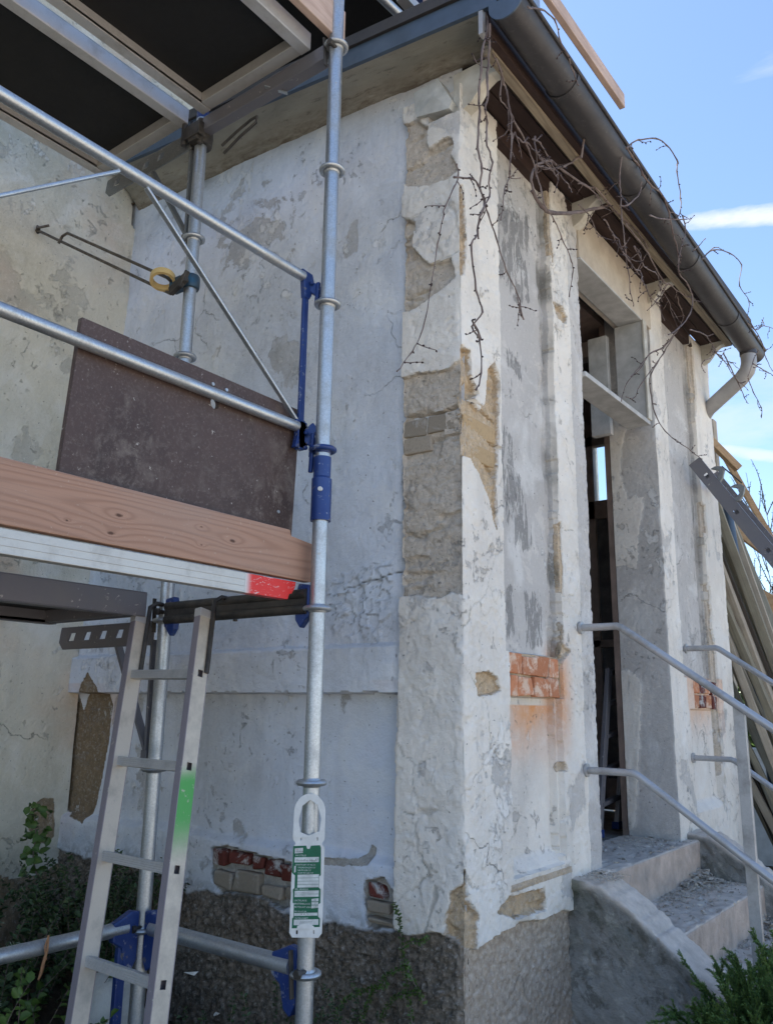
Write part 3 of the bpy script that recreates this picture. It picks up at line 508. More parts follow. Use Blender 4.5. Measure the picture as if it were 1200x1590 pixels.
def f_side(T, X, Y, Z):
    n_lo = fbm(X, Z, 3, 4, 201); n_hi = fbm(X, Z, 40, 4, 202)
    h = .006*n_lo+.0014*n_hi+.0018*fbm(X, Z*.5, 12, 4, 204)+.0008*fbm(X, Z, 90, 3, 206); h += .0020*sst(fbm(X, Z, 6, 6, 203), .12, .14)
    under = np.clip(.25+3*np.maximum(sdf(X, Z, und), sdf(X, Z, und2)), -.5, .45)+.35*n_lo; under = np.where(X > -1.98, -.7, under)
    st_ = (Z < .21+.004*n_lo) & (Z > .054+.003*n_hi)
    ledge = -.50+.012*fbm(X, X*0, 5, 4, 205)
    h = h+np.where(Z < .225, .032*sst(.228-Z, 0, .014), 0)
    lowp = (Z <= .054+.003*n_hi) & (Z > ledge-.02); h = np.where(lowp, -.030+.003*n_lo+.04*sst(ledge+.01-Z, -.012, .02), h); under = np.where(lowp, -.35+.3*(fbm(X, Z, 2.2, 4, 207) > .12), under)
    h = np.where(Z <= ledge-.02, .012+.006*n_lo+.002*n_hi, h)
    # curling flakes of old paint
    ck, cid = cellcrack(X+.02*n_hi, Z+.02*n_lo, 24, 3); fl = sst(sdf(X, Z, flak)+.02*n_lo, -.01, .02); h = h+fl*((.011*cid-.004)*sst(ck, .02, .12)+.008*sst(ck, .3, .0)*cid); dirt = fl*sst(.10-ck, 0, .09)*.7
    bare = np.maximum(sdfs(X, Z, [brown]), sdfs(X, Z, [slit]))+.008*n_hi; tn = np.where(sdf(X, Z, brown) > -.03, 1., 0.)
    bk = sdfs(X, Z, [brk1, brk2])+.006*n_hi+.006*n_lo; h = h-.026*sst(bk, -.002, .006); bare = np.maximum(bare, bk); h = h-.006*sst(bare, 0, .004)
    crk = np.abs(Z-(.448+.02*fbm(X, X*0, 8, 4, 211))-(X+1.9)*.12); cm = sst(.004-crk, 0, .003)*(X > -2.0)*(X < -1.73); h = h-.006*cm; dirt = np.maximum(dirt, cm)
    right = sst(X, -1.775, -1.745); h = h-right*.006; dirt = np.maximum(dirt, sst(X, -1.75, -1.738)*sst(fbm(Z, Z*0, 4, 3, 215), -.1, .3)*.9)
    e = -.705+.05*fbm(X, Z*0+2, 5, 5, 221)+np.where(X < -2.9, .05, 0); pl = sst(e-Z, -.002, .008); rc = .009*fbm(X, Z, 12, 5, 223)+.014*fbm(X, Z, 75, 3, 225)
    h = h*(1-pl)+pl*(.004+rc); bare = np.where(pl > .5, -.05, bare)
    dirt = np.maximum(dirt, .55*sst(Z, 2.25, 2.55)*sst(fbm(X, Z, 3, 4, 231), -.2, .5)); dirt = np.maximum(dirt, .5*sst(e+.09-Z, 0, .1)*(1-pl)*(n_hi > 0))
    reg = np.full(T.shape, 'side_wall', dtype=object); reg[st_] = 'string_course'; reg[Z < -.73] = 'plinth'
    return dict(h=h, region=reg, bare=enc(bare), tan=tn, under=under, rough=pl, dirt=dirt, tone=np.zeros_like(h), stain=.25*sst(fbm(X, Z, 2, 4, 235), .25, .6)*(Z < .1), scuff=np.zeros_like(h))
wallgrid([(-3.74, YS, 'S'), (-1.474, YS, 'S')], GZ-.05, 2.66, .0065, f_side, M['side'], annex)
# exposed bricks, each its own piece
def brick(x0, x1, y0, y1, z0, z1, mat, ch=.005, parent=annex):
    b = MB(); b.box((x0, y0, z0), (x1, y1, z1), None, ch*1.1); o = b.build('brick', mat, parent, None, ch); return o
zb = PA([(650, 703)])[0][1]; bh = (PA([(650, 646)])[0][1]-zb)/2
for (xa, xb_, r) in ((-1.722, -1.622, 1), (-1.612, -1.50, 1), (-1.722, -1.60, 0)):
    brick(xa, xb_, 2.367+r*.001, 2.42, zb+r*bh+.003, zb+(r+1)*bh-.004, M['brickt'])
zt = PB([(775, 640)])[0][1]
for k in range(3):        # buff bricks on the front side of the corner
    z_ = PB([(745, 662+40*k)])[0][1]; brick(-1.53, XB-.016-.001*k, 2.385+.02*(k == 1), 2.606, z_-.033, z_+.030, M['brickw'])
for r in range(2):
    ys = [2.665, 2.775, 2.885, 2.985, 3.075] if r else [2.665, 2.73, 2.85, 2.965, 3.075]
    for k in range(4): brick(-1.55, XB-.006-.003*((k+r) % 2), ys[k]+.004, ys[k+1]-.004, .050+r*.078+.002, .050+(r+1)*.078-.007, M['brick'])
    ys = [4.71, 4.82, 4.93, 5.04, 5.14]
    for k in range(4): brick(-1.55, XB-.006, ys[k]+.004, ys[k+1]-.004, .025+r*.078+.002, .025+(r+1)*.078-.007, M['brickd'] if k % 2 else M['brick'])
for (ax, ay, ex, ey, mt) in ((333,1316,352,1345,'brickd'),(356,1320,388,1345,'brickd'),(392,1328,410,1352,'brickd'),(413,1330,436,1366,'brickd'),(438,1338,462,1372,'brickd'),
                         (335,1350,362,1382,'brickt'),(366,1350,404,1392,'brickt'),(408,1372,440,1398,'brickt'),(444,1376,466,1402,'brickt'),
                         (573,1370,598,1394,'brickd'),(573,1398,606,1420,'brickt'),(576,1423,612,1441,'brickt')):
    a = onY(ax, ay, YS); b_ = onY(ex, ey, YS); brick(a[0], b_[0], YS-.010+rng.uniform(-.006, .006), YS+.05, b_[2]+.003, a[2]-.003, M[mt], .008)
# small capital stone on the pilaster top, end bracket
cp = MB(); q = [onY(a, b, 2.33) for a, b in ((641,145),(680,122),(701,156),(697,168),(646,182))]
q2 = [p+np.array([0, .06, 0]) for p in q]; mid = sum(q)/5+np.array([.01, -.012, .004]); cp.add(q+q2+[mid], [(0, 1, 10), (1, 2, 10), (2, 3, 10), (3, 4, 10), (4, 0, 10)]+[(i, (i+1) % 5, 5+(i+1) % 5, 5+i) for i in range(5)]); cp.build('capital_stone', M['stone'], annex)
prof = [(-1.50, 2.42), (-1.285, 2.42), (-1.275, 2.375), (-1.30, 2.345), (-1.335, 2.345), (-1.37, 2.325), (-1.395, 2.29), (-1.42, 2.262), (-1.46, 2.245), (-1.50, 2.245)]
for yb, m_ in ((2.37, 'bracket'), (3.36, 'bracket'), (4.33, 'bracket'), (5.34, 'bracket')):
    MB().plate(prof, lambda u, v, t_: (u, t_, v), yb, yb+.055).build('eave_bracket', M[m_], annex, None, .003)
# eaves: boards, batten, gutter board, verge
for k in range(3):
    x1 = -1.46+.062*k; MB().box((x1+.002, 2.43, 2.372+.002*(k % 2)), (x1+.060, 5.42, 2.392)).build('eave_board', M['eave'], annex)
MB().box((-1.70, 2.44, 2.30), (-1.462, 5.42, 2.37)).build('wall_plate', M['eave'], annex)
bt = MB()
for k in range(16): bt.box((-1.300+rng.uniform(-.001, .001), 2.26+.193*k, 2.325+.0005*(k % 2)), (-1.262, 2.26+.193*(k+1), 2.362))
bt.build('eave_batten', M['batten'], annex)
MB().box((-1.262, 2.20, 2.335), (-1.235, 5.42, 2.46)).build('gutter_board', M['eave'], annex)
rf = MB(); zr = lambda x: 2.50+(-1.16-x)*.125
rf.add([(x, y, zr(x)+d) for x in (-1.17, -3.56) for y in (2.155, 5.52) for d in (0, .05)], [(0, 2, 6, 4), (1, 5, 7, 3), (0, 1, 3, 2), (4, 6, 7, 5), (0, 4, 5, 1), (2, 3, 7, 6)]); rf.build('roof', M['roof'], annex)
# verge flashing and moulded soffit over the side wall
vz = lambda x: 2.425+(-1.235-x)*.130
wz = lambda x: 2.475+(-1.40-x)*.085 if x > -2.3 else 2.5515+(-2.3-x)*.055
vf = MB()
for i, (xa, xb2) in enumerate(((-1.20, -2.22), (-2.223, -3.5))):
    vf.add([(x, y, vz(x)+dz) for x in (xa, xb2) for y, dz in ((2.168, 0), (2.168, .082), (2.186, .082), (2.186, 0))], [(0, 1, 2, 3), (7, 6, 5, 4), (0, 4, 5, 1), (1, 5, 6, 2), (2, 6, 7, 3), (3, 7, 4, 0)])
vf.build('verge_flashing', M['fascia'], annex, None, .002)
sf = MB(); n = 60; m = 10; vs = []
for i in range(n+1):
    x = -1.265-2.25*i/n
    for j in range(m+1):
        t_ = j/m; yv = 2.186+(2.40-2.186)*t_; zz = (vz(x)+.004)*(1-t_)+(wz(x)-.012)*t_+.020*math.sin(t_*math.pi)**2*(1 if t_ < .8 else .4)
        zz -= .010*(t_ > .85); vs.append((x, yv, zz+.0025*math.sin(x*21+t_*3)))
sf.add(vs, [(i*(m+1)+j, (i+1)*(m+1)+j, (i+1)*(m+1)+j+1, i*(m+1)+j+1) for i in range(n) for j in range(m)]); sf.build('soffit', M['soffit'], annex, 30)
MB().box((-1.268, 2.17, 2.33), (-1.250, 2.20, 2.47)).build('verge_end_board', M['down'], annex, None, .002)
# gutter with its stop end, brackets and swan neck
GX, GR = -1.155, .066
gzc = lambda y: 2.405-(y-2.17)*.040
g = MB(); ys = np.linspace(2.17, 5.44, 40); na = 16; vs = []
for y in ys:
    for R_ in (GR, GR-.003):
        for k in range(na+1):
            a = math.pi+math.pi*k/na; vs.append((GX+R_*math.cos(a), y, gzc(y)+R_*math.sin(a)+.0))
st = 2*(na+1); fs = []
for i in range(len(ys)-1):
    for k in range(na):
        a = i*st+k; fs.append((a, a+1, a+st+1, a+st)); a += na+1; fs.append((a, a+st, a+st+1, a+1))
g.add(vs, fs); gut = g.build('gutter', M['gutter'], annex, 60)
b = MB(); b.tube([(GX+GR+.004, y, gzc(y)+.004) for y in ys], .0085, 10); b.build('gutter_bead', M['gutter'], gut, 60)
for ye in (2.168, 5.442):
    e = MB(); e.plate([(GX+GR*1.02*math.cos(math.pi+math.pi*k/20), gzc(ye)+GR*1.02*math.sin(math.pi+math.pi*k/20)) for k in range(21)]+[(GX+GR, gzc(ye)+.004), (GX-GR, gzc(ye)+.022)], lambda u, v, t_: (u, t_, v), ye-.004, ye+.002); e.build('stop_end', M['fascia'], gut)
for yb in (2.62, 3.36, 4.1, 4.84):
    e = MB(); pts = [(GX+(GR+.0025)*math.cos(math.pi+math.pi*k/16), yb, gzc(yb)+(GR+.0025)*math.sin(math.pi+math.pi*k/16)) for k in range(17)]
    for k in range(16): e.bar(pts[k], pts[k+1], .022, .003, (0, 0, 1) if 4 < k < 12 else (1, 0, 0))
    e.build('gutter_strap', M['gutter'], gut)
yd = 5.28; pp = [(GX, yd, gzc(yd)-.05), (GX, yd, gzc(yd)-.13), (GX-.015, yd+.005, gzc(yd)-.175), (GX-.06, yd+.02, gzc(yd)-.215), (GX-.30, yd+.12, gzc(yd)-.335), (-1.60, 5.545, gzc(yd)-.42)]
dp = MB(); sp = []
for i in range(len(pp)-1):
    for k in range(4): sp.append(Vector(pp[i]).lerp(Vector(pp[i+1]), k/4))
sp.append(Vector(pp[-1])); dp.tube(sp, .047, 20); dp.build('downpipe', M['down'], annex, 50)
MB().tube([(GX, yd, gzc(yd)-.045), (GX, yd, gzc(yd)-.075)], .051, 20).build('downpipe_socket', M['gutter'], annex, 50)
# door frame: lintel, transom bar, fanlight posts
MB().box((-1.62, 3.40, 2.105), (-1.450, 4.36, 2.36)).build('lintel', M['frame'], annex, None, .004)
MB().box((-1.585, 3.402, 2.095), (-1.446, 4.24, 2.1045)).build('lintel_soffit_board', M['frameg'], annex, None, .002)
MB().box((-1.575, 3.402, 1.500), (-1.445, 4.24, 1.524)).build('transom_bar', M['frameg'], annex, None, .003)
MB().box((-1.605, 4.20, 1.5245), (-1.448, 4.24, 2.0945)).build('fanlight_post', M['frameg'], annex, None, .003)
MB().box((-1.448, 4.195, 1.5245), (-1.437, 4.245, 2.10)).build('fanlight_bead', M['bracket'], annex, None, .002)
MB().box((-1.76, 4.19, 1.48), (-1.65, 4.23, 2.06)).build('fanlight_post', M['frameg'], annex, None, .003)
# interior
ins = MB(); ins.box((-3.5, 2.48, -.66), (-1.73, 5.44, -.625)); ins.build('room_floor', M['conc'], annex)
i2 = MB(); i2.box((-3.5, 2.46, 2.20), (-1.73, 5.44, 2.24)); i2.box((-3.53, 2.46, -.6), (-3.5, 5.44, 2.2)); i2.box((-1.755, 4.352, -.61), (-1.722, 5.44, 2.3)); i2.box((-1.755, 2.46, -.61), (-1.722, 3.398, 2.3)); i2.box((-3.5, 2.45, -.61), (-1.73, 2.47, 2.3))
XW0, XW1, YW = -2.32, -2.06, 5.40
i2.box((-3.5, YW, -.61), (XW0, YW+.06, 2.3)); i2.box((XW1, YW, -.61), (-1.70, YW+.06, 2.3)); i2.box((XW0, YW, 1.90), (XW1, YW+.06, 2.3))
i2.build('inner_wall', M['inner'], annex)
for k in range(3): MB().box((-3.5, 2.9+.8*k, 2.10), (-1.73, 2.98+.8*k, 2.2)).build('ceiling_beam', M['innerw'], annex)
wf = MB()
for a_, b_ in (((XW0, -.61), (XW0+.06, 1.90)), ((XW1-.05, -.61), (XW1, 1.90)), ((XW0, 1.83), (XW1, 1.90)), ((XW0, 1.30), (XW1, 1.43)), ((XW0, .42), (XW1, .47)), ((XW0, -.61), (XW1, -.42))): wf.box((a_[0], YW-.02, a_[1]), (b_[0], YW+.04, b_[1]))
dw = wf.build('rear_door_frame', M['innerw'], annex, None, .003)
for z0_, z1_ in ((1.43, 1.83), (.47, 1.30), (-.42, .42)): MB().box((XW0+.05, YW+.005, z0_), (XW1-.04, YW+.011, z1_)).build('pane', M['glass' if z0_ > 1.4 else 'dglass'], dw)
# ================================================================== main building on the left
main = thing('main_building', (-4.5, 0, GZ), 'beige plastered main house wall behind the scaffold', 'building')
XC = -3.60
stC = [tuple(onX(a, b, XC)[[1, 2]]) for a, b in [(62,1262),(80,1240),(100,1240),(100,1300),(88,1316),(70,1310),(60,1290)]]
holeC = [tuple(onX(a, b, XC)[[1, 2]]) for a, b in [(a_-9, b_) for a_, b_ in [(205,322),(213,318),(217,325),(214,345),(222,355),(220,362),(210,364),(203,355)]]]
def f_main(T, X, Y, Z):
    n_lo = fbm(Y, Z, 2.2, 4, 301); n_hi = fbm(Y, Z, 30, 4, 302); h = .008*n_lo+.0022*n_hi+.0025*sst(fbm(Y, Z, 4, 6, 303), .1, .12)+.0015*fbm(Y, Z*.5, 12, 4, 304)-.08+.14*np.clip((Z-.2)/1.9, 0, 1)
    bare = np.maximum(sdf(Y, Z, stC), sdf(Y, Z, holeC))+.008*n_hi; h = h-.04*sst(sdf(Y, Z, holeC)+.004*n_hi, 0, .006)-.006*sst(bare, 0, .005)
    e = -.72+.05*fbm(Y, Y*0, 4, 4, 305); pl = sst(e-Z, 0, .01); h = h+pl*.012*(1+fbm(Y, Z, 20, 4, 306))
    bare = np.where(pl > .5, .03, bare)
    return dict(h=h, region=np.full(T.shape, 'house_wall', dtype=object), bare=enc(bare), tan=np.where(Z > -.74, 1., .9), under=.45*fbm(Y, Z, 1.1, 3, 307)-.1*(Z > 1.2), rough=0*h, dirt=.5*sst(-.45-Z, 0, .35), tone=0*h, stain=.28*sst(fbm(Y, Z, 1.7, 4, 309), .05, .5), scuff=0*h)
wallgrid([(XC, -1.2, 'C'), (XC, 2.41, 'C')], GZ-.05, 3.9, .012, f_main, M['main'], main)
mb = MB(); mb.box((-8, -4, GZ), (XC-.12, 9, 5.8)); mb.box((-3.75, -1.2, 3.9), (XC-.001, 9, 5.8)); mb.box((-3.60, -4, GZ), (XC-.001, -1.2, 5.8)); mb.build('house_body', M['main'], main)  # unseen upper storey, its height set to keep scaffold and annex in shade
MB().add([(-8.3, -4.3, 5.8), (-3.2, -4.3, 5.8), (-3.2, 9.3, 5.8), (-8.3, 9.3, 5.8), (-5.75, -4.3, 6.6), (-5.75, 9.3, 6.6)], [(0, 3, 2, 1), (0, 1, 4), (1, 2, 5, 4), (2, 3, 5), (3, 0, 4, 5)]).build('roof', M['roof'], main)  # unseen roof, eave height chosen for the shadow it throws over the view
# ================================================================== ground
gx = np.concatenate([np.linspace(-60, -5, 12)[:-1], np.linspace(-5, 4, 110), np.linspace(4, 90, 16)[1:]]); gy = np.concatenate([np.linspace(-60, -3, 12)[:-1], np.linspace(-3, 9, 130), np.linspace(9, 200, 16)[1:]])
GXX, GYY = np.meshgrid(gx, gy, indexing='ij'); hz = .5*np.exp(-(((GXX+3.3)/.9)**2+((GYY-1.9)/1.0)**2))+.03*fbm(GXX, GYY, 1.5, 4, 401)*(np.abs(GXX) < 6)
V = np.stack([GXX, GYY, GZ+hz], 2).reshape(-1, 3); I = np.arange(GXX.size).reshape(GXX.shape)
tag(npmesh('ground', V, np.stack([I[:-1, :-1], I[1:, :-1], I[1:, 1:], I[:-1, 1:]], 2).reshape(-1, 4), {'pave': sst(GXX.reshape(-1)-.3*fbm(GXX, GYY, 1, 3, 5).reshape(-1), -.2, .5)}, M['soil'], None, 60), kind='structure')
# ================================================================== steps with cheek walls
steps = thing('entrance_steps', (-1.1, 3.9, GZ), 'worn concrete entrance steps with rubble between two sloping cheek walls', 'steps')
EDG = [(-1.75, -.612), (-1.40, -.612), (-1.40, -.785), (-1.115, -.785), (-1.115, -.955), (-.84, -.955), (-.84, -1.125), (-.565, -1.125), (-.565, -1.295), (-.29, -1.295), (-.29, -1.52)]
def f_steps(T, X, Y, Z):     # X,Y = path x,z ; Z = along y
    n1 = fbm(X+Y, Z, 6, 4, 501); n2 = fbm(X+Y, Z, 40, 4, 502); top = (T == 'T')*1.
    reg = np.full(T.shape, '', dtype=object)
    for k in range(5):
        zt = -.612-.17*k; reg[(Y <= zt+.004) & (Y > zt-.17+.004)] = 'step/%d' % k
    chip = sst(fbm(Z, Z*0+X*3, 9, 4, 504), .2, .5)*.008
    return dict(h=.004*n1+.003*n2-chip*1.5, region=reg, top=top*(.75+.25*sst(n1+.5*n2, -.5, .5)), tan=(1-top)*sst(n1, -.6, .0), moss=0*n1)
wallgrid([(*p, 'T' if (i % 2 == 1) else 'F') for i, p in list(enumerate(EDG[::-1]))], 3.30, 4.46, .008, f_steps, M['conc'], steps, .008, lambda V: V[:, [0, 2, 1]])
ck = [onY(a, b, 3.10) for a, b in ((893, 1366), (930, 1376), (990, 1427), (1080, 1512))]
kx = [XB-.02]+[p[0] for p in ck[1:]]+[ck[3][0]+.55]; kz = [-.605]+[p[2] for p in ck[1:]]+[ck[3][2]-.55*(ck[2][2]-ck[3][2])/(ck[3][0]-ck[2][0])]
def cheek(y0, y1, dz, name):
    def fc(T, X, Y, Z):
        n1 = fbm(Z+X, Y, 5, 4, 511); n2 = fbm(Z+X*1.3, Y, 34, 4, 512); top = (T == 'T')*1.
        wob = .018*fbm(Z, Z*0+2, 4, 4, 514)
        return dict(h=.006*n1+.005*n2+.004*fbm(Z, Y, 90, 3, 515)-.010*sst(fbm(Z, Y, 13, 5, 516), .3, .42), region=np.full(T.shape, 'cheek_wall', dtype=object), top=np.where(T == 'T', 1., sst(Y+.02*n1, -.035, .0)), tan=0*n1, moss=(1-top)*.7*sst(n1, -.1, .5), dz=0)  # near face's shade goes into the colour: sides dark with moss, top pale
    def xyz(V):
        X = V[:, 2]; zt = np.interp(X, kx, kz)+dz+.006*np.sin(X*9); return np.stack([X, V[:, 0], V[:, 1]+zt], 1)
    wallgrid([(y1, -.75, 'I'), (y1, 0, 'T'), (y0, 0, 'N'), (y0, -1.05, 'N')], kx[0], kx[-1], .010, fc, M['conc'], steps, .012, xyz)
cheek(3.10, 3.31, 0, 'near'); cheek(4.44, 4.66, .03, 'far')
# rubble on the steps
rb = MB()
def chip(p, s):
    vs = [Vector(p)+Vector((rng.uniform(-1, 1), rng.uniform(-1, 1), rng.uniform(-.45, .6)))*s for _ in range(6)]
    bm = bmesh.new(); [bm.verts.new(v) for v in vs]; bmesh.ops.convex_hull(bm, input=bm.verts); bm.verts.index_update()
    rb.add([v.co for v in bm.verts], [[v.index for v in f.verts] for f in bm.faces]); bm.free()
for k in range(1500):
    st_ = rng.choice([0, 1, 1, 1, 2, 2, 3]); x0_ = EDG[1+2*st_-0][0] if st_ else -1.42; xr0 = EDG[2*st_][0] if st_ else -1.72; xr1 = EDG[2*st_+1][0]
    y_ = 4.42-abs(rng.gauss(0, .35)) if rng.random() < .75 else rng.uniform(3.36, 4.4)
    if y_ < 3.34: continue
    x_ = xr0+abs(rng.gauss(0, .10)) if st_ else rng.uniform(xr0, xr1)
    if x_ > xr1-.01: continue
    pile = .05*math.exp(-((x_-xr0)/.09)**2-((y_-4.38)/.22)**2) if st_ else 0
    chip((x_, y_, EDG[2*st_+1][1]+.003+pile*rng.random()), rng.choice([.004, .006, .008, .012, .02 if pile > .01 else .008]))
for k in range(260): chip((rng.uniform(-1.44, -1.30), rng.uniform(3.12, 3.30), np.interp(-1.4, kx, kz)+.012), rng.choice([.003, .005, .007]))
rbo = rb.build('plaster_rubble', M['stone']); rbo.data.materials.clear(); rbo.data.materials.append(simple('dusty_rubble', (.50, .45, .38), (.33, .29, .25), 25, .9)); tag(rbo, 'crumbled plaster rubble lying on the concrete steps', 'rubble', kind='stuff')
# ================================================================== handrails
def rail_thing(y, post, label, loc):
    t_ = thing('handrail', loc, label, 'handrail', None)
    def bentpts(z, x1, z2, x2):
        a = Vector((XB-.03, y, z)); b = Vector((x1, y, z)); c = Vector((x2, y, z2)); d1 = Vector((1, 0, 0)); d2 = (c-b).normalized()
        return [a, b-d1*.03, b-d1*.008, b+d2*.012, b+d2*.035, c]
    MB().tube(bentpts(.337, -1.290, -.72, .20), .0150, 16).build('top_rail', M['steel_rail'], t_, 50)
    MB().tube(bentpts(-.228, -1.255, -1.12, .02), .0140, 16).build('lower_rail', M['steel_rail'], t_, 50)
    for z in (.337, -.228): MB().lathe([(.0, .012), (.026, .010), (.026, 0)], (XB+.002, y, z), 20, (1, 0, 0)).build('wall_flange', M['steel_rail'], t_, 40)
    MB().box((-.878, y-.004+.012, -1.20), (-.838, y+.030, .035)).build('post', M['steel_rail'], t_, None, .002)
    MB().box((.10, y-.004+.012, -1.5), (.14, y+.030, -.66)).build('post', M['steel_rail'], t_, None, .002)
    return t_
rail_thing(3.26, 1, 'near steel handrail sloping from the door pilaster down past the cheek wall', (-1.2, 3.26, GZ))
rail_thing(4.60, 1, 'far steel handrail fixed to the wall beyond the doorway', (-1.2, 4.6, GZ))
# ================================================================== scaffold
P1 = (-1.683, 1.884); P2 = (-2.405, 1.892); YB = -.70
scaf = thing('scaffold', (-2.04, .6, GZ), 'galvanised tube scaffold bay with blue fittings in front of the side wall', 'scaffold')
def collar(x, y, z, par, mat='galv'):
    m_ = MB(); m_.torus((x, y, z), .0360, .0085); m_.lathe([(.024, -.004), (.034, -.004), (.034, .004), (.024, .004)], (x, y, z)); m_.lathe([(.0242, -.013), (.028, -.008), (.028, .008), (.0242, .013)], (x, y, z))
    m_.build('collar', M[mat], par, 60)
def standard(x, y, z0, z1, zs, blue=None):
    m_ = MB(); m_.tube([(x, y, z0), (x, y, z1)], .02415, 32); p = m_.build('standard', M['galv'], scaf, 60)
    for z in zs: collar(x, y, z, p, 'blue' if z == blue else 'galv')
    m_ = MB(); m_.box((x-.075, y-.075, GZ), (x+.075, y+.075, GZ+.008)); m_.tube([(x, y, GZ+.008), (x, y, z0)], .017, 16); m_.build('base_jack', M['galvd'], p, 60)
    return p
z_r = [2.29-.5*k for k in range(7)]
pA = standard(*P1, -1.38, 4.4, [3.79, 3.29, 2.79]+z_r, z_r[3]); pB = standard(*P2, -1.38, 2.33, z_r)
standard(P1[0], YB, -1.38, 4.4, z_r); standard(P2[0], YB, -1.38, 2.33, z_r)
m_ = MB(); x, y = P1; m_.lathe([(.0245, .765), (.0275, .765), (.0275, .700), (.0245, .698)], (x, y, 0)); m_.lathe([(.0245, .702), (.0315, .694), (.0315, .575), (.0322, .570), (.0322, .560), (.0245, .560)], (x, y, 0), 32)
sl_ = m_.build('joint_sleeve', M['blue'], pA, 40)
MB().tube([(x+.018, y-.024, .655), (x+.021, y-.031, .655)], .007, 12).build('locking_pin', M['tagw'], pA, 40)
MB().lathe([(.0245, 2.33), (.0245, 2.42), (.0215, 2.425)], (*P2, 0)).build('spigot', M['blue'], pB, 60)
# guardrail frame on the outer side
XR = -1.752; ZR = [1.392, .868]
for z in ZR: MB().tube([(XR, YB, z), (XR, 1.835, z)], .0172, 24).build('guardrail', M['galv'], scaf, 60)
for a_, b_ in (((1.205, 1.375), (1.835, .885)), ((1.118, 1.375), (.50, .885)), ((-.2, 1.375), (.42, .885))):
    MB().bar((XR, a_[0], a_[1]), (XR, b_[0], b_[1]), .009, .017, (1, 0, 0)).build('diagonal_strut', M['galv'], scaf, None, .003)
fe = MB(); fe.box((XR-.006, 1.838, .845), (XR+.006, 1.862, 1.36)); fe.build('frame_end_bar', M['blue'], scaf, None, .003)
def hook(z, up, name='hook_bracket'):
    pr = [(1.822, .022), (1.872, .020), (1.884, -.012), (1.874, -.05), (1.862, -.075), (1.838, -.075), (1.832, -.02)]
    m_ = MB(); m_.plate([(a_, z+b_*up) for a_, b_ in pr], lambda u, v, t_: (t_, u, v), XR-.010, XR+.010)
    m_.bar((XR, 1.868, z-.02*up), (P1[0]-.030, 1.884, z-.055*up), .018, .034); m_.tube([(XR+.012, 1.86, z-.018), (XR+.022, 1.86, z-.018)], .007, 10)
    m_.bar((P1[0]-.036, 1.87, z-.10), (P1[0]-.030, 1.868, z-.02), .012, .014, (1, 0, 0)); m_.build(name, M['blue'], scaf, None, .003)
hook(1.392, 1); hook(.868, 1); hook(.868-.05, -1)
# transoms of the end frame, upper and lower
def transom(z, mat, n1='transom'):
    m_ = MB(); m_.tube([(P1[0]-.03, 1.868, z+.018), (P2[0]+.03, 1.872, z+.018)], .0155, 16); m_.tube([(P1[0]-.03, 1.868, z-.028), (P2[0]+.03, 1.872, z-.028)], .0155, 16)
    m_.box((P2[0]+.03, 1.862, z-.028), (P1[0]-.03, 1.876, z+.018)); m_.build(n1, M[mat], scaf, 60)
    for x_, s_ in ((P1[0], -1), (P2[0], 1)):
        MB().plate([(0, .045), (.045, .052), (.060, .01), (.055, -.06), (.035, -.085), (.012, -.06), (0, -.05)], lambda u, v, t_: (x_+s_*(u+.022), t_, z+v), 1.868, 1.892).build('transom_head', M['blue'], scaf, None, .004)
transom(.318, 'dark'); 
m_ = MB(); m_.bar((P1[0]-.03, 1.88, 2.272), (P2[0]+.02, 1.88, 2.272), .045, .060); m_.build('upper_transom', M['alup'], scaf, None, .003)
MB().bar((P1[0]-.32, 1.85, 2.262), (P1[0]-.25, 1.90, 2.232), .014, .004).build('transom_hook', M['galv'], scaf)
MB().tube([(P1[0]-.045, 1.884, 2.33), (P1[0]-.052, 1.884, 2.29), (P1[0]-.045, 1.884, 2.25), (P1[0]-.02, 1.884, 2.245)], .008, 12).build('hook_loop', M['galv'], scaf, 60)
MB().tube([(P1[0]-.05, 1.884, -.70), (P2[0]+.05, 1.892, -.70)], .024, 24).build('ground_transom', M['galv'], scaf, 60)
MB().tube([(P2[0]-.004, YB, -.695), (P2[0]-.004, 1.83, -.695)], .022, 24).build('ground_rail', M['galv'], scaf, 60)
for x_, y_, dx, dy in ((P1[0]-.024, 1.884, -1, 0), (P2[0]+.024, 1.892, 1, 0), (P2[0], 1.868, 0, -1)):
    m_ = MB(); m_.plate([(0, .05), (.03, .055), (.075, .035), (.095, .028), (.095, -.028), (.06, -.05), (.045, -.11), (.02, -.125), (0, -.09)], lambda u, v, t_: (x_+dx*u+dy*t_, y_+dy*u+dx*t_, -.70+v), -.014, .014); m_.build('ledger_head', M['blue'], scaf, None, .005)
MB().box((P2[0]-.012, 1.800, -1.46), (P2[0]+.008, 1.832, -.74)).build('frame_leg', M['blue'], scaf, None, .003)
for x_, y_, z_ in ((P2[0], P2[1], .318), (P2[0], P2[1], 2.272), (P1[0], P1[1], 2.272), (P2[0], P2[1], -.70), (P1[0], P1[1], -.70)):
    m_ = MB(); m_.bar((x_-.03, y_-.030, z_+.05), (x_-.02, y_-.030, z_-.07), .014, .006, (1, 0, 0)); m_.tube([(x_+.012, y_-.05, z_), (x_+.012, y_-.015, z_)], .0075, 8); m_.tube([(x_+.012, y_-.052, z_), (x_+.012, y_-.040, z_)], .013, 6); m_.build('wedge_and_bolt', M['dark'], scaf, None, .001)
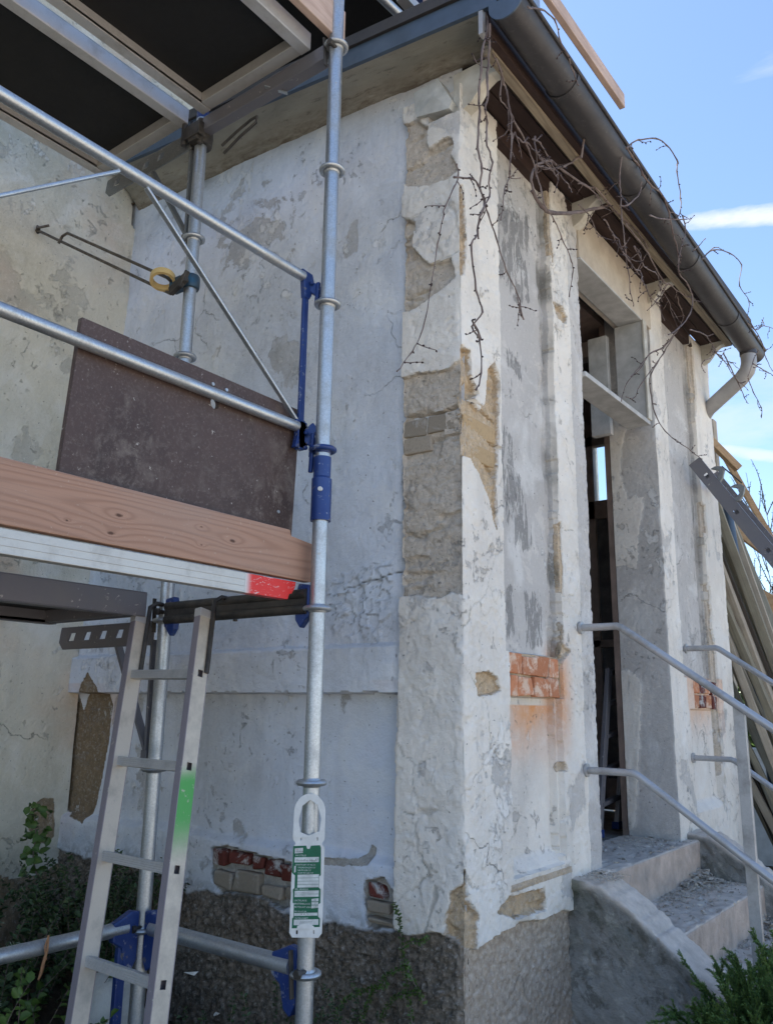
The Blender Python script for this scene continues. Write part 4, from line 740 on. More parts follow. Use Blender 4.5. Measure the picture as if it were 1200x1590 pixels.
# inner consoles
def console(z, reach, mat, low, strut_x):
    m_ = MB(); x0 = P2[0]-.03; x1 = P2[0]-reach
    outer = [(x0, z+.03), (x1, z+.03), (x1-.008, z-.022), (x1+.02, z-.050), (x0, z-.050)]
    holes = [[(x1+.05+.10*k, z-.018), (x1+.09+.10*k, z-.018), (x1+.10+.10*k, z+.012), (x1+.065+.10*k, z+.012)] for k in range(4)]
    holed(outer, holes, lambda u, v, t_: (u, 1.866+t_, v), 0, .006, 'console_web', mat, scaf)
    m_.box((x1, 1.866, z+.030), (x0, 1.905, z+.036)); m_.bar((P2[0]-.045, 1.886, z-.03), (P2[0]-.036, 1.886, low), .026, .010, (1, 0, 0))
    m_.bar((strut_x, 1.886, z-.03), (P2[0]-.040, 1.886, low+.02), .030, .012, (1, 0, 0)); m_.box((P2[0]-.055, 1.872, low-.03), (P2[0]-.024, 1.90, low+.02)); m_.build('console_strut', mat, scaf, None, .002)
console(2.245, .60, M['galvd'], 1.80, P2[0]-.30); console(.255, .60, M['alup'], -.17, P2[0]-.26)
# swivel coupler at the top of the inner standard
m_ = MB(); m_.lathe([(.025, -.04), (.044, -.04), (.048, 0), (.044, .045), (.025, .045)], (P2[0], P2[1], 2.245), 20); m_.box((P2[0]-.05, P2[1]-.06, 2.215), (P2[0]+.055, P2[1]-.03, 2.275)); m_.tube([(P2[0]-.045, P2[1]-.05, 2.20), (P2[0]-.045, P2[1]-.05, 2.30)], .013, 8); m_.tube([(P2[0]+.03, P2[1]-.03, 2.19), (P2[0]+.034, P2[1]-.034, 2.30)], .012, 10)
m_.torus((P2[0]+.03, P2[1]-.01, 2.255), .028, .010, (1, .4, .2), 20, 8); m_.box((P2[0]-.012, P2[1]-.055, 2.20), (P2[0]+.04, P2[1]-.022, 2.25)); m_.build('coupler', M['dark'], scaf, 50, .003)
m_ = MB(); hp = [onY(a, b, 1.87) for a, b in ((348, 238), (372, 213), (398, 190), (399, 181), (390, 186), (366, 206), (345, 226))]; m_.tube(hp, .0055, 10); m_.build('coupler_handle', M['dark'], scaf, 60)
# wall tie: rods hooked into an eye in the main wall, clamped to the inner standard
tie = thing('wall_tie', (-2.5, 1.88, 1.6), 'thin steel wall tie rod hooked into an eye in the beige wall', 'wall tie')
e0 = Vector(onX(60, 358, XC+.085)); c0 = Vector((P2[0]-.085, 1.868, 1.600))
MB().tube([e0+Vector((.012, -.012, .012)), e0+Vector((-.012, 0, .014)), e0+Vector((-.012, .004, -.004)), e0, c0+Vector((0, 0, -.03))], .0065, 12).build('long_rod', M['rod'], tie, 60)
l0 = Vector(onX(92, 372, XC+.28)); MB().tube([l0+Vector((0, 0, -.02)), l0+Vector((.02, .004, .012)), l0+Vector((.06, .004, .014)), c0+Vector((.0, .0, .03))], .0065, 12).build('short_rod', M['rod'], tie, 60)
MB().torus(e0, .012, .004, (0, 1, .2), 16, 8).build('eye_bolt', M['dark'], tie, 60)
m_ = MB(); m_.tube([onX(56, 360, XC+.05), onX(58, 354, XC+.10), onX(77, 350, XC+.13)], .006, 10); m_.build('eye_pin', M['rod'], tie, 60)
m_ = MB(); m_.lathe([(.0245, -.028), (.033, -.028), (.036, -.02), (.036, .02), (.033, .028), (.0245, .028)], (P2[0], P2[1], 1.600), 20); m_.box((P2[0]-.085, 1.855, 1.575), (P2[0]-.02, 1.895, 1.625)); m_.build('clamp', simple('petrol_blue_clamp', (.02, .09, .16), (.05, .07, .09), 25, .45, .3), tie, 40, .003)
m_ = MB(); m_.bar((P2[0]-.05, 1.84, 1.555), (P2[0]+.045, 1.835, 1.585), .02, .035); m_.bar((P2[0]+.02, 1.83, 1.55), (P2[0]+.05, 1.835, 1.61), .02, .012); m_.tube([(P2[0]-.13, 1.85, 1.665), (P2[0]-.07, 1.85, 1.610)], .0045, 10); m_.build('clamp_bolt', M['dark'], tie, 50, .003)
m_ = MB(); ax = Vector((.55, .35, .55)).normalized(); cT = Vector(onY(253, 434, 1.83)); m_.lathe([(.038, -.014), (.049, -.014), (.049, .014), (.038, .014), (.038, -.014)], cT, 36, (-.30, .22, .93)); tp = m_.build('tape_roll', M['tape'], None, 50)
tag(tp, 'roll of cream masking tape hung on the wall tie rod', 'tape roll')
# ================================================================== decks, boards, ladder
def deck(name, x0, x1, y0, y1, z, label, side='aluw', grp=None, plyz=.045, bw=.045, bh=.062, bottom='black'):
    d = thing(name, ((x0+x1)/2, (y0+y1)/2, z), label, 'scaffold deck', grp)
    for x_, s_ in ((x0, 1), (x1, -1)):
        m_ = MB(); xi = x_+s_*bw
        m_.box((min(x_, x_+s_*.004), y0, z), (max(x_, x_+s_*.004), y1, z+bh)); m_.box((min(x_, xi), y0, z-.003), (max(x_, xi), y1, z)); m_.box((min(x_+s_*.012, xi), y0, z+.0), (max(x_+s_*.012, xi), y1, z+.012))
        m_.box((min(xi-s_*.006, xi), y0, z), (max(xi-s_*.006, xi), y1, z+bh)); m_.box((min(x_, x_+s_*.02), y0, z+bh), (max(x_, x_+s_*.02), y1, z+bh+.004)); m_.build('side_beam', M[side], d, None, .0015)
    for y_, s_ in ((y0, 1), (y1, -1)): MB().box((x0+bw+.001, min(y_, y_+s_*.05), z), (x1-bw-.001, max(y_, y_+s_*.05), z+bh*.75)).build('end_beam', M['alup' if side == 'alup' else 'alu'], d, None, .002)
    MB().box((x0+bw*.5, y0+.01, z+plyz), (x1-bw*.5, y1-.01, z+plyz+.009)).build('plywood_panel', M[bottom], d)
    return d
deck('scaffold_deck', -2.345, -1.770, YB, 1.845, 2.300, 'upper scaffold deck with black underside between the two standards', grp='upper scaffold decks')
deck('scaffold_deck', -3.030, -2.435, YB, 1.845, 2.300, 'upper scaffold deck with black underside next to the beige house wall', grp='upper scaffold decks')
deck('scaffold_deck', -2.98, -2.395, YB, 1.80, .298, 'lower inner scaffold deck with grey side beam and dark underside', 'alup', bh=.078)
deck('scaffold_deck', -2.95, -1.93, 1.93, 3.02, 3.28, 'dark roof level scaffold deck seen above the verge flashing')
MB_ = MB(); MB_.tube([onZ(588, -8, 3.2), onZ(636, 38, 3.2)], .022, 16); o = MB_.build('roof_scaffold_tube', M['galv'], None, 60); tag(o, 'short galvanised tube under the roof level scaffold deck', 'scaffold tube')
# beam with the red end below the toe board
lb = thing('aluminium_beam', (-1.75, .5, .31), 'pale aluminium deck beam with a red sprayed end under the toe board', 'beam')
m_ = MB(); xo = -1.733; m_.box((xo-.030, YB, .313), (xo, 1.63, .369)); m_.box((xo, YB, .3135), (xo+.0025, 1.63, .3175)); m_.box((xo, YB, .331), (xo+.0012, 1.63, .3325)); m_.box((xo, YB, .349), (xo+.0012, 1.63, .3505)); m_.build('beam_web', M['alu'], lb, None, .001)
t = NT('red_spray_paint'); n = t.noise(26, 7, .7, .8); gy = t.n.new('ShaderNodeSeparateXYZ'); t.l.new(t.tc, gy.inputs[0])
fade = t.ramp(gy.outputs[1], 1.628, 1.66, True); scr = t.ramp(t.noise(42, 6, .75, 1.5, t.map((1, .6, 2))), .60, .61); e_ = t.ramp(t.math('ADD', gy.outputs[1], t.math('MULTIPLY', n, .03)), 1.838, 1.833)
c = t.mix(fade, (.60, .59, .57), (.68, .018, .015)); c = t.mix(t.math('MULTIPLY', scr, .8), c, (.62, .60, .58)); redm = t.fin(c, .45, .1)
MB().plate([(1.63, .313), (1.805, .313), (1.812, .330), (1.822, .332), (1.835, .352), (1.838, .369), (1.63, .369)], lambda u, v, t_: (t_, u, v), xo-.030, xo+.0005).build('red_end', redm, lb, None, .001)
tb = MB(); tb.plate([(YB, .376), (1.902, .376), (1.902, .470), (1.902, .496), (1.806, .506), (1.799, .524), (YB, .524)], lambda u, v, t_: (t_, u, v), -1.758, -1.728); o = tb.build('toe_board', M['toe'], None, None, .003)
tag(o, 'reddish larch toe board with knots along the lower scaffold lift', 'toe board')
# brown plywood sheet standing behind the guardrail
th_ = lambda n_, cy, cz, ry, rz: [(cy+ry*math.cos(2*math.pi*k/n_), cz+rz*math.sin(2*math.pi*k/n_)) for k in range(n_)]
py = holed([(1.052, .40), (1.858, .40), (1.868, .90), (1.862, .936), (1.07, .942)], [th_(16, 1.515, .852, .016, .018)], lambda u, v, t_: (-1.800+t_+(v-.4)*.018, u, v), 0, .018, 'plywood_sheet', M['ply'], None, .0015)
tag(py, 'dark brown film faced plywood sheet standing behind the lower guardrail', 'plywood sheet')
sc_ = MB()
for a_, b_ in ((1.50, .905), (1.552, .904), (1.795, .585)): sc_.lathe([(0, .003), (.005, .003), (.006, 0)], (-1.7815+(b_-.4)*.018, a_, b_), 12, (1, 0, 0))
sc_.build('screw', M['galv'], py, 50)
# ladder
lad = thing('ladder', (-2.15, 1.5, GZ), 'aluminium ladder with green sprayed stile hooked on the lower scaffold transom', 'ladder')
la = lambda t_: Vector((-2.415+.150*t_, 1.795-.20*t_, .295-1.0*t_)); lbv = lambda t_: Vector((-2.085+.150*t_, 1.795-.20*t_, .295-1.0*t_))
t = NT('ladder_green_spray'); gz = t.n.new('ShaderNodeSeparateXYZ'); t.l.new(t.tc, gz.inputs[0]); n = t.noise(12, 5, .6)
up_ = t.ramp(gz.outputs[2], -.16, -.22, True); dn = t.ramp(gz.outputs[2], -.44, -.30, True); gm = t.math('MULTIPLY', t.math('MULTIPLY', up_, dn), t.ramp(t.noise(45, 7, .75), .30, .42)); pale = t.mix(t.ramp(t.noise(20, 7, .7), .35, .65), (.60, .545, .47), (.45, .41, .36))
M['lads'] = t.fin(t.mix(gm, pale, (.10, .40, .11)), .5, .3, t.bump(n, .1, .001))
dd = (la(1)-la(0)).normalized()
for k, fn in enumerate((la, lbv)):
    p0 = fn(0); p1 = fn(1.72); sdv = Vector((1, 0, 0)); sdv = (sdv-dd*sdv.dot(dd)).normalized(); fv = sdv.cross(dd).normalized()
    if fv.y > 0: fv = -fv
    L = (p1-p0).length; ph = [.205+.28*i for i in range(6)]
    hl = [[(h_-.011, -.010), (h_+.011, -.010), (h_+.011, .010), (h_-.011, .010)] for h_ in ph]
    st_o = holed([(0, -.029), (L, -.029), (L, .029), (0, .029)], hl, lambda u, v, t_: p0+dd*u+fv*v+sdv*t_, .0095, .0125, 'stile', M['lads' if k else 'alul'], lad)
    m_ = MB()
    for v_ in (-.029, .029): m_.add([p0+dd*u+fv*(v_+e)+sdv*t_ for u in (0, L) for e in (-.0015, .0015) for t_ in (-.0125, .0127)], [(0, 1, 3, 2), (4, 6, 7, 5), (0, 4, 5, 1), (2, 3, 7, 6), (0, 2, 6, 4), (1, 5, 7, 3)])
    m_.add([p0+dd*u+fv*e+sdv*t_ for u in (0, L) for e in (-.029, .029) for t_ in (-.0125, -.0100)], [(0, 1, 3, 2), (4, 6, 7, 5), (0, 4, 5, 1), (2, 3, 7, 6), (0, 2, 6, 4), (1, 5, 7, 3)])
    m_.build('stile_flange', M['flange'], st_o)
    MB().add([p0-dd*.004+dd*u+fv*e+sdv*t_ for u in (0, .028) for e in (-.0315, .0315) for t_ in (-.0145, .0145)], [(0, 1, 3, 2), (4, 6, 7, 5), (0, 4, 5, 1), (2, 3, 7, 6), (0, 2, 6, 4), (1, 5, 7, 3)]).build('stile_cap', M['aluw'], st_o, None, .002)
    hk = p0+sdv*.0175-fv*.02
    MB().tube([hk+dd*.20, hk+dd*.02, hk-dd*.03+Vector((0, 0, .008)), hk+Vector((0, .03, .052)), hk+Vector((0, .075, .050)), hk+Vector((0, .095, .02)), hk+Vector((0, .095, -.02))], .008, 8).build('hook', M['dark'], lad, 60)
for h_ in ph:
    a_ = la(0)+dd*h_+sdv*.010; b_ = lbv(0)+dd*h_-sdv*.010; m_ = MB(); m_.bar(a_, b_, .026, .028, tuple(dd)); 
    for e in (-.009, -.003, .003, .009): m_.bar(a_+fv*.0135+dd*e, b_+fv*.0135+dd*e, .002, .003, tuple(dd))
    m_.build('rung', M['aluw'], lad, None, .002)
# inspection tag hanging on the outer standard
tagt = thing('inspection_tag', (P1[0]+.03, P1[1]-.04, -.45), 'white plastic scaffold inspection tag with green card on the outer standard', 'tag')
cN = Vector((.60, -.80, 0)); cN.normalize(); cU = Vector((.80, .60, 0)).normalized(); cO = Vector((P1[0], P1[1], 0))+cN*.033
zt_, zb_ = onX(480, 1232, -1.66)[2], onX(480, 1457, -1.66)[2]; Hh = zt_-zb_; Wd = .097
zt_ = float(onY(480, 1232, 1.858)[2]); zb_ = float(onY(480, 1457, 1.858)[2]); Hh = zt_-zb_; sc1 = Hh/225.0   # metres per photograph pixel on the tag
def tg(u, v, t_=0): return cO+cU*((u-481)*sc1*1.0)+Vector((0, 0, zt_-(v-1232)*sc1))+cN*t_     # u,v in photograph pixels of the tag
arc = [(481+26.5*math.cos(a), 1262-30*math.sin(a)) for a in np.linspace(0, math.pi, 17)]
outer = arc+[(454.5, 1305), (459, 1312), (455, 1318), (454, 1450), (459, 1457), (502, 1457), (507.5, 1450), (508, 1318), (503, 1312), (507.5, 1305)]
hole = [(463, 1275), (468, 1252), (481, 1242), (494, 1250), (501, 1272), (498, 1292), (481, 1299), (466, 1294)]
sl1 = [[(467, 1302), (469, 1302), (469, 1307), (467, 1307)], [(494, 1302), (496.5, 1302), (496.5, 1307), (494, 1307)], [(465, 1446), (468, 1446), (468, 1452), (465, 1452)], [(493, 1445), (495, 1445), (495, 1451), (493, 1451)]]
holed(outer, [hole]+sl1, lambda u, v, t_: tg(u, v, t_), 0, .0025, 'holder', M['tagw'], tagt, .0006)
MB().plate([(455.5, 1316), (477, 1315), (479, 1320), (483, 1320), (485, 1315), (500, 1314), (502, 1318), (503, 1360), (504, 1440), (458, 1443), (458, 1390), (455, 1360)], lambda u, v, t_: tg(u, v, t_), .0026, .0034).build('green_card', M['tagg'], tagt)
for poly in ([(454.2, 1357), (460, 1362), (460, 1381), (454.2, 1387)], [(454.2, 1401), (460, 1405), (460, 1426), (454.2, 1432)], [(508, 1356), (500.5, 1363), (500.5, 1380), (508, 1386)], [(508, 1400), (500.5, 1406), (500.5, 1424), (508, 1431)], [(466, 1444), (467, 1439), (473, 1437), (488, 1436), (494, 1439), (495, 1443)], [(454.4, 1268), (461, 1268), (464, 1296), (481, 1302.5), (454.4, 1303)]):
    MB().plate(poly, lambda u, v, t_: tg(u, v, t_), .0036, .0046).build('card_clip', M['tagw'], tagt, None, .0003)
fields = [(458.5, 1319, 472, 1327), (458.5, 1333, 499, 1341), (464.5, 1360, 500, 1380), (458.5, 1347, 461, 1357), (460.5, 1385, 500.5, 1394.5), (489, 1397, 500.5, 1411.5), (461, 1419, 499.5, 1423.5), (461, 1429, 501.5, 1437.5)]
pr = MB()
for a_, b_, c_, d_ in fields: pr.add([tg(a_, b_+.6, .0039), tg(c_, b_-.6, .0039), tg(c_, d_-.6, .0039), tg(a_, d_+.6, .0039)], [(0, 1, 2, 3)])
pr.build('form_fields', M['paper'], tagt)
ln = MB()
for v_ in (1365, 1370, 1375): ln.add([tg(464.5, v_+.5, .0041), tg(500, v_-.5, .0041), tg(500, v_, .0041), tg(464.5, v_+1, .0041)], [(0, 1, 2, 3)])
for v_ in (1390,): ln.add([tg(460.5, v_+.3, .0041), tg(500.5, v_-.5, .0041), tg(500.5, v_, .0041), tg(460.5, v_+.8, .0041)], [(0, 1, 2, 3)])
for v_ in (1401.5, 1406.5): ln.add([tg(489, v_, .0041), tg(500.5, v_-.3, .0041), tg(500.5, v_+.8, .0041), tg(489, v_+1, .0041)], [(0, 1, 2, 3)])
ln.build('form_rules', M['tagg'], tagt)
def text(body, u, v, h, mat, name='lettering', shear=0):
    cu = bpy.data.curves.new(name, 'FONT'); cu.body = body; cu.size = h*sc1*1.35; cu.resolution_u = 1; cu.shear = shear; tmp = bpy.data.objects.new(name, cu); C.objects.link(tmp)
    me = bpy.data.meshes.new_from_object(tmp.evaluated_get(bpy.context.evaluated_depsgraph_get())); bpy.data.objects.remove(tmp); bpy.data.curves.remove(cu)
    P0 = tg(u, v, .0042); Mx = Matrix((cU, Vector((0, 0, 1)), cN)).transposed().to_4x4(); Mx.translation = P0; me.transform(Mx)
    me.name = name; return meshobj(name, me, mat, tagt)
for b_, u, v, h, mt in (('BAUSTELLE', 460, 1331.5, 2.6, 'paper'), ('ARBEITSGERÜST NACH', 460, 1346, 2.4, 'paper'), ('FASSADENGERÜST', 464.5, 1350.5, 2.6, 'paper'), ('RAUMGERÜST', 464.5, 1354.7, 2.6, 'paper'), ('SCHUTZGERÜST', 464.5, 1359, 2.6, 'paper'),
                         ('BES. HINWEISE', 461, 1384, 2.5, 'paper'), ('LASTKLASSE', 460.5, 1401.5, 2.8, 'paper'), ('BREITENKLASSE', 460.5, 1406.5, 2.8, 'paper'), ('NUTZLAST kN/m', 461, 1411.5, 2.8, 'paper'), ('PRÜFDATUM', 461.5, 1418.3, 2.5, 'paper'), ('UNTERSCHRIFT', 461.5, 1428.3, 2.4, 'paper'),
                         ('Gerüst', 460, 1325.6, 3.2, 'ink'), ('Gerüstbau Haus', 460, 1339.6, 3.8, 'ink'), ('37', 492, 1338.8, 4, 'ink'), ('IV', 493, 1400.8, 3, 'ink'), ('5', 494, 1405.8, 3, 'ink'), ('3,5', 492.5, 1410.8, 3, 'ink'), ('14 8 20', 470, 1422.6, 3.6, 'ink')):
    text(b_, u, v, h, M[mt], shear=.2 if mt == 'ink' else 0)
text('Bau', 460, 1321.6, 2.0, M['redink'])
sg = MB(); pts = [tg(470+k*.55, 1434+2.4*math.sin(k*1.1)*(1-k/50)-k*.05, .0043) for k in range(40)]; sg.tube(pts, .00022, 4); sg.tube([tg(464+k*1.2, 1388+.8*math.sin(k*2.2), .0043) for k in range(18)], .0002, 4); sg.tube([tg(464+k*1.2, 1393+.7*math.sin(k*2.7), .0043) for k in range(16)], .0002, 4); sg.build('signature', M['ink'], tagt)
# ================================================================== things at the far right
lr = thing('ladder', (-.9, 5.0, GZ), 'dark aluminium ladder with two standoff hooks leaning on the far pilaster', 'ladder')
pt = Vector(onX(1077, 716, XB+.03)); pb_ = Vector(onY(1232, 905, pt.y)); d_ = (pb_-pt).normalized(); pb_ = pt+d_*((GZ-pt.z)/d_.z); L = (pb_-pt).length
nv = Vector((0, 1, 0)); fv = nv.cross(d_).normalized()
if fv.x < 0: fv = -fv
for k in range(2):
    o_ = pt+nv*(.0+.36*k); hl = [[(.12+.28*i-.016, -.008), (.12+.28*i+.016, -.008), (.12+.28*i+.016, .014), (.12+.28*i-.016, .014)] for i in range(int(L/.28)-1)]
    holed([(0, -.036), (L, -.036), (L, .036), (0, .036)], hl, lambda u, v, t_: o_+d_*u+fv*v+nv*t_, 0, .004, 'stile', M['alup'], lr)
    m_ = MB(); m_.bar(o_+fv*.037+nv*.012, o_+fv*.037+d_*L+nv*.012, .003, .026, (0, 1, 0)); m_.bar(o_-fv*.037+nv*.012, o_-fv*.037+d_*L+nv*.012, .003, .026, (0, 1, 0)); m_.build('stile_flange', M['alup'], lr)
for i in range(int(L/.28)-1): MB().bar(pt+d_*(.12+.28*i)+nv*.03, pt+d_*(.12+.28*i)+nv*.36, .03, .028, tuple(fv)).build('rung', M['alup'], lr)
for kk, (hx, hy) in enumerate(((1112, 735), (1143, 763))):
    c_ = Vector(onY(hx, hy, pt.y+.02)); s_ = .030
    pr = [(-1.15, 1.1), (-.3, 1.5), (.9, 1.35), (1.55, .7), (1.1, -.9), (.4, -2.0), (-.9, -1.7), (-1.0, -1.2), (-.1, -1.1), (.45, -.3), (.35, .6), (-.45, .85)]
    MB().plate([(a*s_, b*s_) for a, b in pr], lambda u, v, t_: c_+Vector((u, t_, v)), 0, .022).build('standoff_hook', M['galvd'], lr, None, .003)
MB().tube([onY(1120, 724, pt.y+.03), onY(1151, 750, pt.y+.03)], .004, 8).build('hook_rod', M['dark'], lr, 60)
pl = [  # (top px, slope, plane y, width, material, label)
 ((1112, 785), 2.75, 5.75, .055, 'timber', 'mossy green plank nearest the annex corner with its top highest on the left'), ((1122, 848), 2.9, 5.86, .06, 'timber3', 'broad grey green plank leaning just right of the annex corner'), ((1118, 880), 2.65, 5.70, .045, 'timber2', 'narrow pale batten lying on the mossy planks beside the annex corner'),
 ((1134, 812), 2.85, 6.25, .05, 'timber2', 'tall pale plank standing behind the blue grey pole'), ((1147, 838), 2.5, 6.35, .05, 'timber3', 'tall grey plank right of the pale one behind the pole'), ((1118, 925), 2.35, 5.66, .05, 'timber', 'dark mossy plank crossing behind the far handrail bend'),
 ((1121, 975), 2.6, 5.62, .045, 'timber2', 'thin pale batten low on the annex side of the stack'), ((1119, 1030), 2.15, 5.9, .05, 'timber3', 'grey green plank leaning flatter than the others near the post top'), ((1128, 990), 2.4, 6.10, .045, 'timber2', 'slim pale batten deep inside the plank stack'),
 ((1122, 1080), 2.05, 5.64, .035, 'timber', 'low mossy plank passing behind the handrail post'), ((1126, 1120), 2.3, 5.8, .055, 'timber4', 'blackish brown plank at the bottom of the leaning stack'), ((1150, 905), 2.8, 6.5, .07, 'timber3', 'rearmost broad grey plank at the right image edge'),
 ((1130, 1150), 1.9, 5.72, .045, 'timber2', 'lowest pale batten near the foot of the stack'), ((1160, 960), 2.5, 6.45, .05, 'timber4', 'dark brown batten at the right edge behind the grey plank')]
rs2 = random.Random(11)
for k in range(20): pl.append(((1113+rs2.random()*48, 860+rs2.random()*270), 2.95-.9*rs2.random(), 5.68+rs2.random()*.75, .020+.018*rs2.random(), ['timber', 'timber2', 'timber3', 'timber', 'timber4'][k % 5], 'slim %s batten wedged among the wider leaning planks' % ['mossy brown', 'pale tan', 'grey weathered', 'mossy brown', 'blackish'][k % 5]))
for i, ((a_, b_), s_, yy, wd, mt, lab) in enumerate(pl):
    t0 = Vector(onY(a_-22, b_-22*s_, yy)); t1 = Vector(onY(a_+60, b_+60*s_, yy)); d1 = (t1-t0).normalized(); t1 = t0+d1*((GZ-t0.z)/d1.z)
    m_ = MB(); L = (t1-t0).length; m_.box((-wd/2, -.014-.005*(i % 3), 0), (wd/2, .014+.005*(i % 3), L)); ob = m_.build('timber_plank', M[mt], None, None, .003)
    zx = (t1-t0).normalized(); yx = zx.cross(Vector((1, .25*math.sin(i*2.1), 0))).normalized(); xx = yx.cross(zx).normalized(); mw = Matrix((xx, yx, zx)).transposed().to_4x4(); mw.translation = t0; ob.matrix_world = mw
    tag(ob, lab, 'plank', 'timber planks leaning behind the annex' if 'wedged' not in lab else 'slim battens in the leaning stack')
for i, (a_, b_, yy, w_) in enumerate((((1090, 672), (1146, 728), 7.2, .06), ((1095, 782), (1215, 872), 7.3, .12), ((1120, 700), (1235, 905), 7.9, .05), ((1140, 905), (1260, 975), 7.4, .14))):
    lab = ['short orange timber beside the hooked ladder top', 'long orange timber rail crossing behind the leaning planks', 'thin orange timber batten behind the dark ladder', 'lowest orange timber rail behind the leaning planks'][i]
    a1 = Vector(onY(*a_, yy)); b1 = Vector(onY(*b_, yy+.2)); m_ = MB(); m_.bar(a1, b1, .06, w_); tag(m_.build('timber_rail', M['orange'], None, None, .004), lab, 'timber')
m_ = MB(); a1 = Vector(onY(1124, 760, 6.2)); b1 = Vector(onY(1157, 960, 6.2)); d1 = (b1-a1).normalized(); m_.tube([a1, a1+d1*((GZ-a1.z)/d1.z)], .030, 14); tag(m_.build('steel_pole', M['fascia'], None, 60), 'blue grey steel pole standing among the leaning planks', 'pole')
# back fence posts so that the rails have something to rest on
for i, px_ in enumerate((1100, 1290)):
    a1 = onY(px_, 700, 7.35); m_ = MB(); m_.box((a1[0]-.05, 7.38, GZ), (a1[0]+.05, 7.48, a1[2]+.3)); tag(m_.build('timber_post', M['timber2'], None, None, .004), ['timber post hidden behind the annex corner holding the orange rails', 'timber post right of the plank stack holding the orange rails'][i], 'post')
# upper right scaffold pieces above the gutter
m_ = MB(); a1 = onX(860, 0, -1.2); b1 = onX(965, 153, -1.2); d1 = b1-a1; a1 = b1-d1*2.0; m_.bar(a1+np.array([0, 0, -.02]), b1+np.array([0, 0, -.02]), .028, .075); tag(m_.build('toe_board', M['toe2'], None, None, .003), 'pale pinkish board end projecting over the gutter against the sky', 'toe board')
m_ = MB(); a1 = onX(832, 52, -1.3); m_.tube([(a1[0], a1[1], a1[2]-.15), (a1[0], a1[1], a1[2]+1.2)], .020, 20); sp_ = m_.build('scaffold_post', M['galv'], None, 60); tag(sp_, 'upright galvanised post rising behind the dark gutter end', 'post')
m_ = MB(); m_.tube([(a1[0], a1[1], 2.50), (a1[0], a1[1], a1[2]-.14)], .014, 12); m_.box((a1[0]-.05, a1[1]-.05, 2.49), (a1[0]+.05, a1[1]+.05, 2.51)); m_.build('post_foot', M['galvd'], sp_, 50)
for i, (a_, b_, z_, mt, w_, lab) in enumerate((((622, -8), (659, 33), 3.05, 'alu', .05, 'pale aluminium beam left of the gutter corner above the flashing'), ((650, -6), (672, 18), 3.0, 'blue', .03, 'short blue steel bar above the verge flashing'),
    ((690, -10), (640, 36), 2.95, 'alu', .03, 'thin pale bar crossing above the verge flashing'), ((668, -12), (700, 12), 2.85, 'toe2', .09, 'tan board end near the gutter stop end'))):
    m_ = MB(); m_.bar(onZ(*a_, z_), onZ(*b_, z_), w_, w_*.8); tag(m_.build(['deck_beam', 'steel_bar', 'steel_bar', 'board_end'][i], M[mt], None, None, .002), lab, ['beam', 'bar', 'bar', 'board'][i])
m_ = MB(); m_.box((-1.712, YB, 2.335), (-1.682, 1.93, 2.475)); tag(m_.build('toe_board', M['toe2'], None, None, .003), 'tan upper toe board beside the outer standard at deck height', 'toe board')
# ladder standing inside the doorway
li = thing('ladder', (-1.9, 4.4, -.61), 'narrow ladder with blue feet standing inside the dark doorway', 'ladder')
for k, (a_, b_) in enumerate((((958, 1286), (976, 1030)), ((929, 1300), (945, 1040)))):
    f_ = Vector(onZ(*a_, -.61)); tt = Vector(onY(*b_, f_.y+.25)); MB().bar(f_+(tt-f_)*.03, tt, .022, .05, (0, 1, 0)).build('stile', M['alup' if k else 'aluw'], li, None, .002)
    MB().box((f_.x-.02, f_.y-.03, -.612), (f_.x+.02, f_.y+.03, -.575)).build('foot', M['blue'], li, None, .003)
    if k == 0: s0 = (f_, tt)
    else:
        for j in range(5):
            q = .18+.2*j; MB().bar(s0[0].lerp(s0[1], q), f_.lerp(tt, q), .03, .02).build('rung', M['alup'], li)
# ================================================================== bare vine
vine = thing('bare_vine', (-1.2, 3.2, 2.3), 'leafless climbing vine hanging from the gutter and over the pilaster', 'vine')
def zf(ox, oy, s, pts): return [(ox+a/s, oy+b/s) for a, b in pts]
S_ = []   # strands: (points in photograph pixels, plane x, r0, r1)
def add(pts, x, r0, r1=None, tw=.5): S_.append((pts, x, r0, r1 or r0*.6, tw))
Z1 = lambda p: zf(620, 0, 4, p); Z2 = lambda p: zf(820, 200, 4, p); Z3 = lambda p: zf(500, 0, 1.7143, p); Z4 = lambda p: zf(560, 430, 1.875, p); Z5 = lambda p: zf(900, 350, 4.544, p); Z6 = lambda p: zf(1040, 480, 4.97, p)
add(Z1([(535,60),(545,180),(515,310),(510,440),(495,560),(495,740),(485,920),(510,1040),(500,1160),(530,1260),(490,1380),(480,1470),(445,1520)])+Z3([(410,770),(425,830),(400,870),(425,905)])+Z4([(325,130),(345,180),(350,280),(335,330)]), -1.24, .0045, .0028)
add(Z1([(560,150),(555,350),(545,480),(550,600),(530,680),(545,760),(540,870),(575,1010),(555,1110),(560,1220),(500,1330),(490,1480)]), -1.22, .0045, .0028)
add(Z1([(575,330),(630,440),(625,600),(670,680),(680,800),(705,840),(690,960),(680,1100),(650,1180),(630,1370)]), -1.27, .0035, .002)
add(Z1([(600,360),(650,520),(670,580),(690,700),(740,800),(800,920),(850,1080),(880,1180),(900,1270),(960,1370),(1010,1480)])+Z2([(265,820),(275,900),(255,1040)]), -1.25, .0038, .0022)
add(Z1([(690,700),(700,860),(690,1000),(685,1100),(750,1105)]), -1.25, .003, .002)
add(Z1([(355,1020),(365,1100),(340,1160),(285,1280),(275,1330),(250,1450),(240,1520)])+Z4([(180,150),(150,215),(105,275)]), -1.40, .003, .0018, .25)
add(Z1([(340,1100),(440,1110),(490,1150),(520,1230),(550,1330),(600,1480)])+Z3([(490,720),(520,780),(535,850)])+Z4([(455,60),(470,120)]), -1.34, .0038, .002)
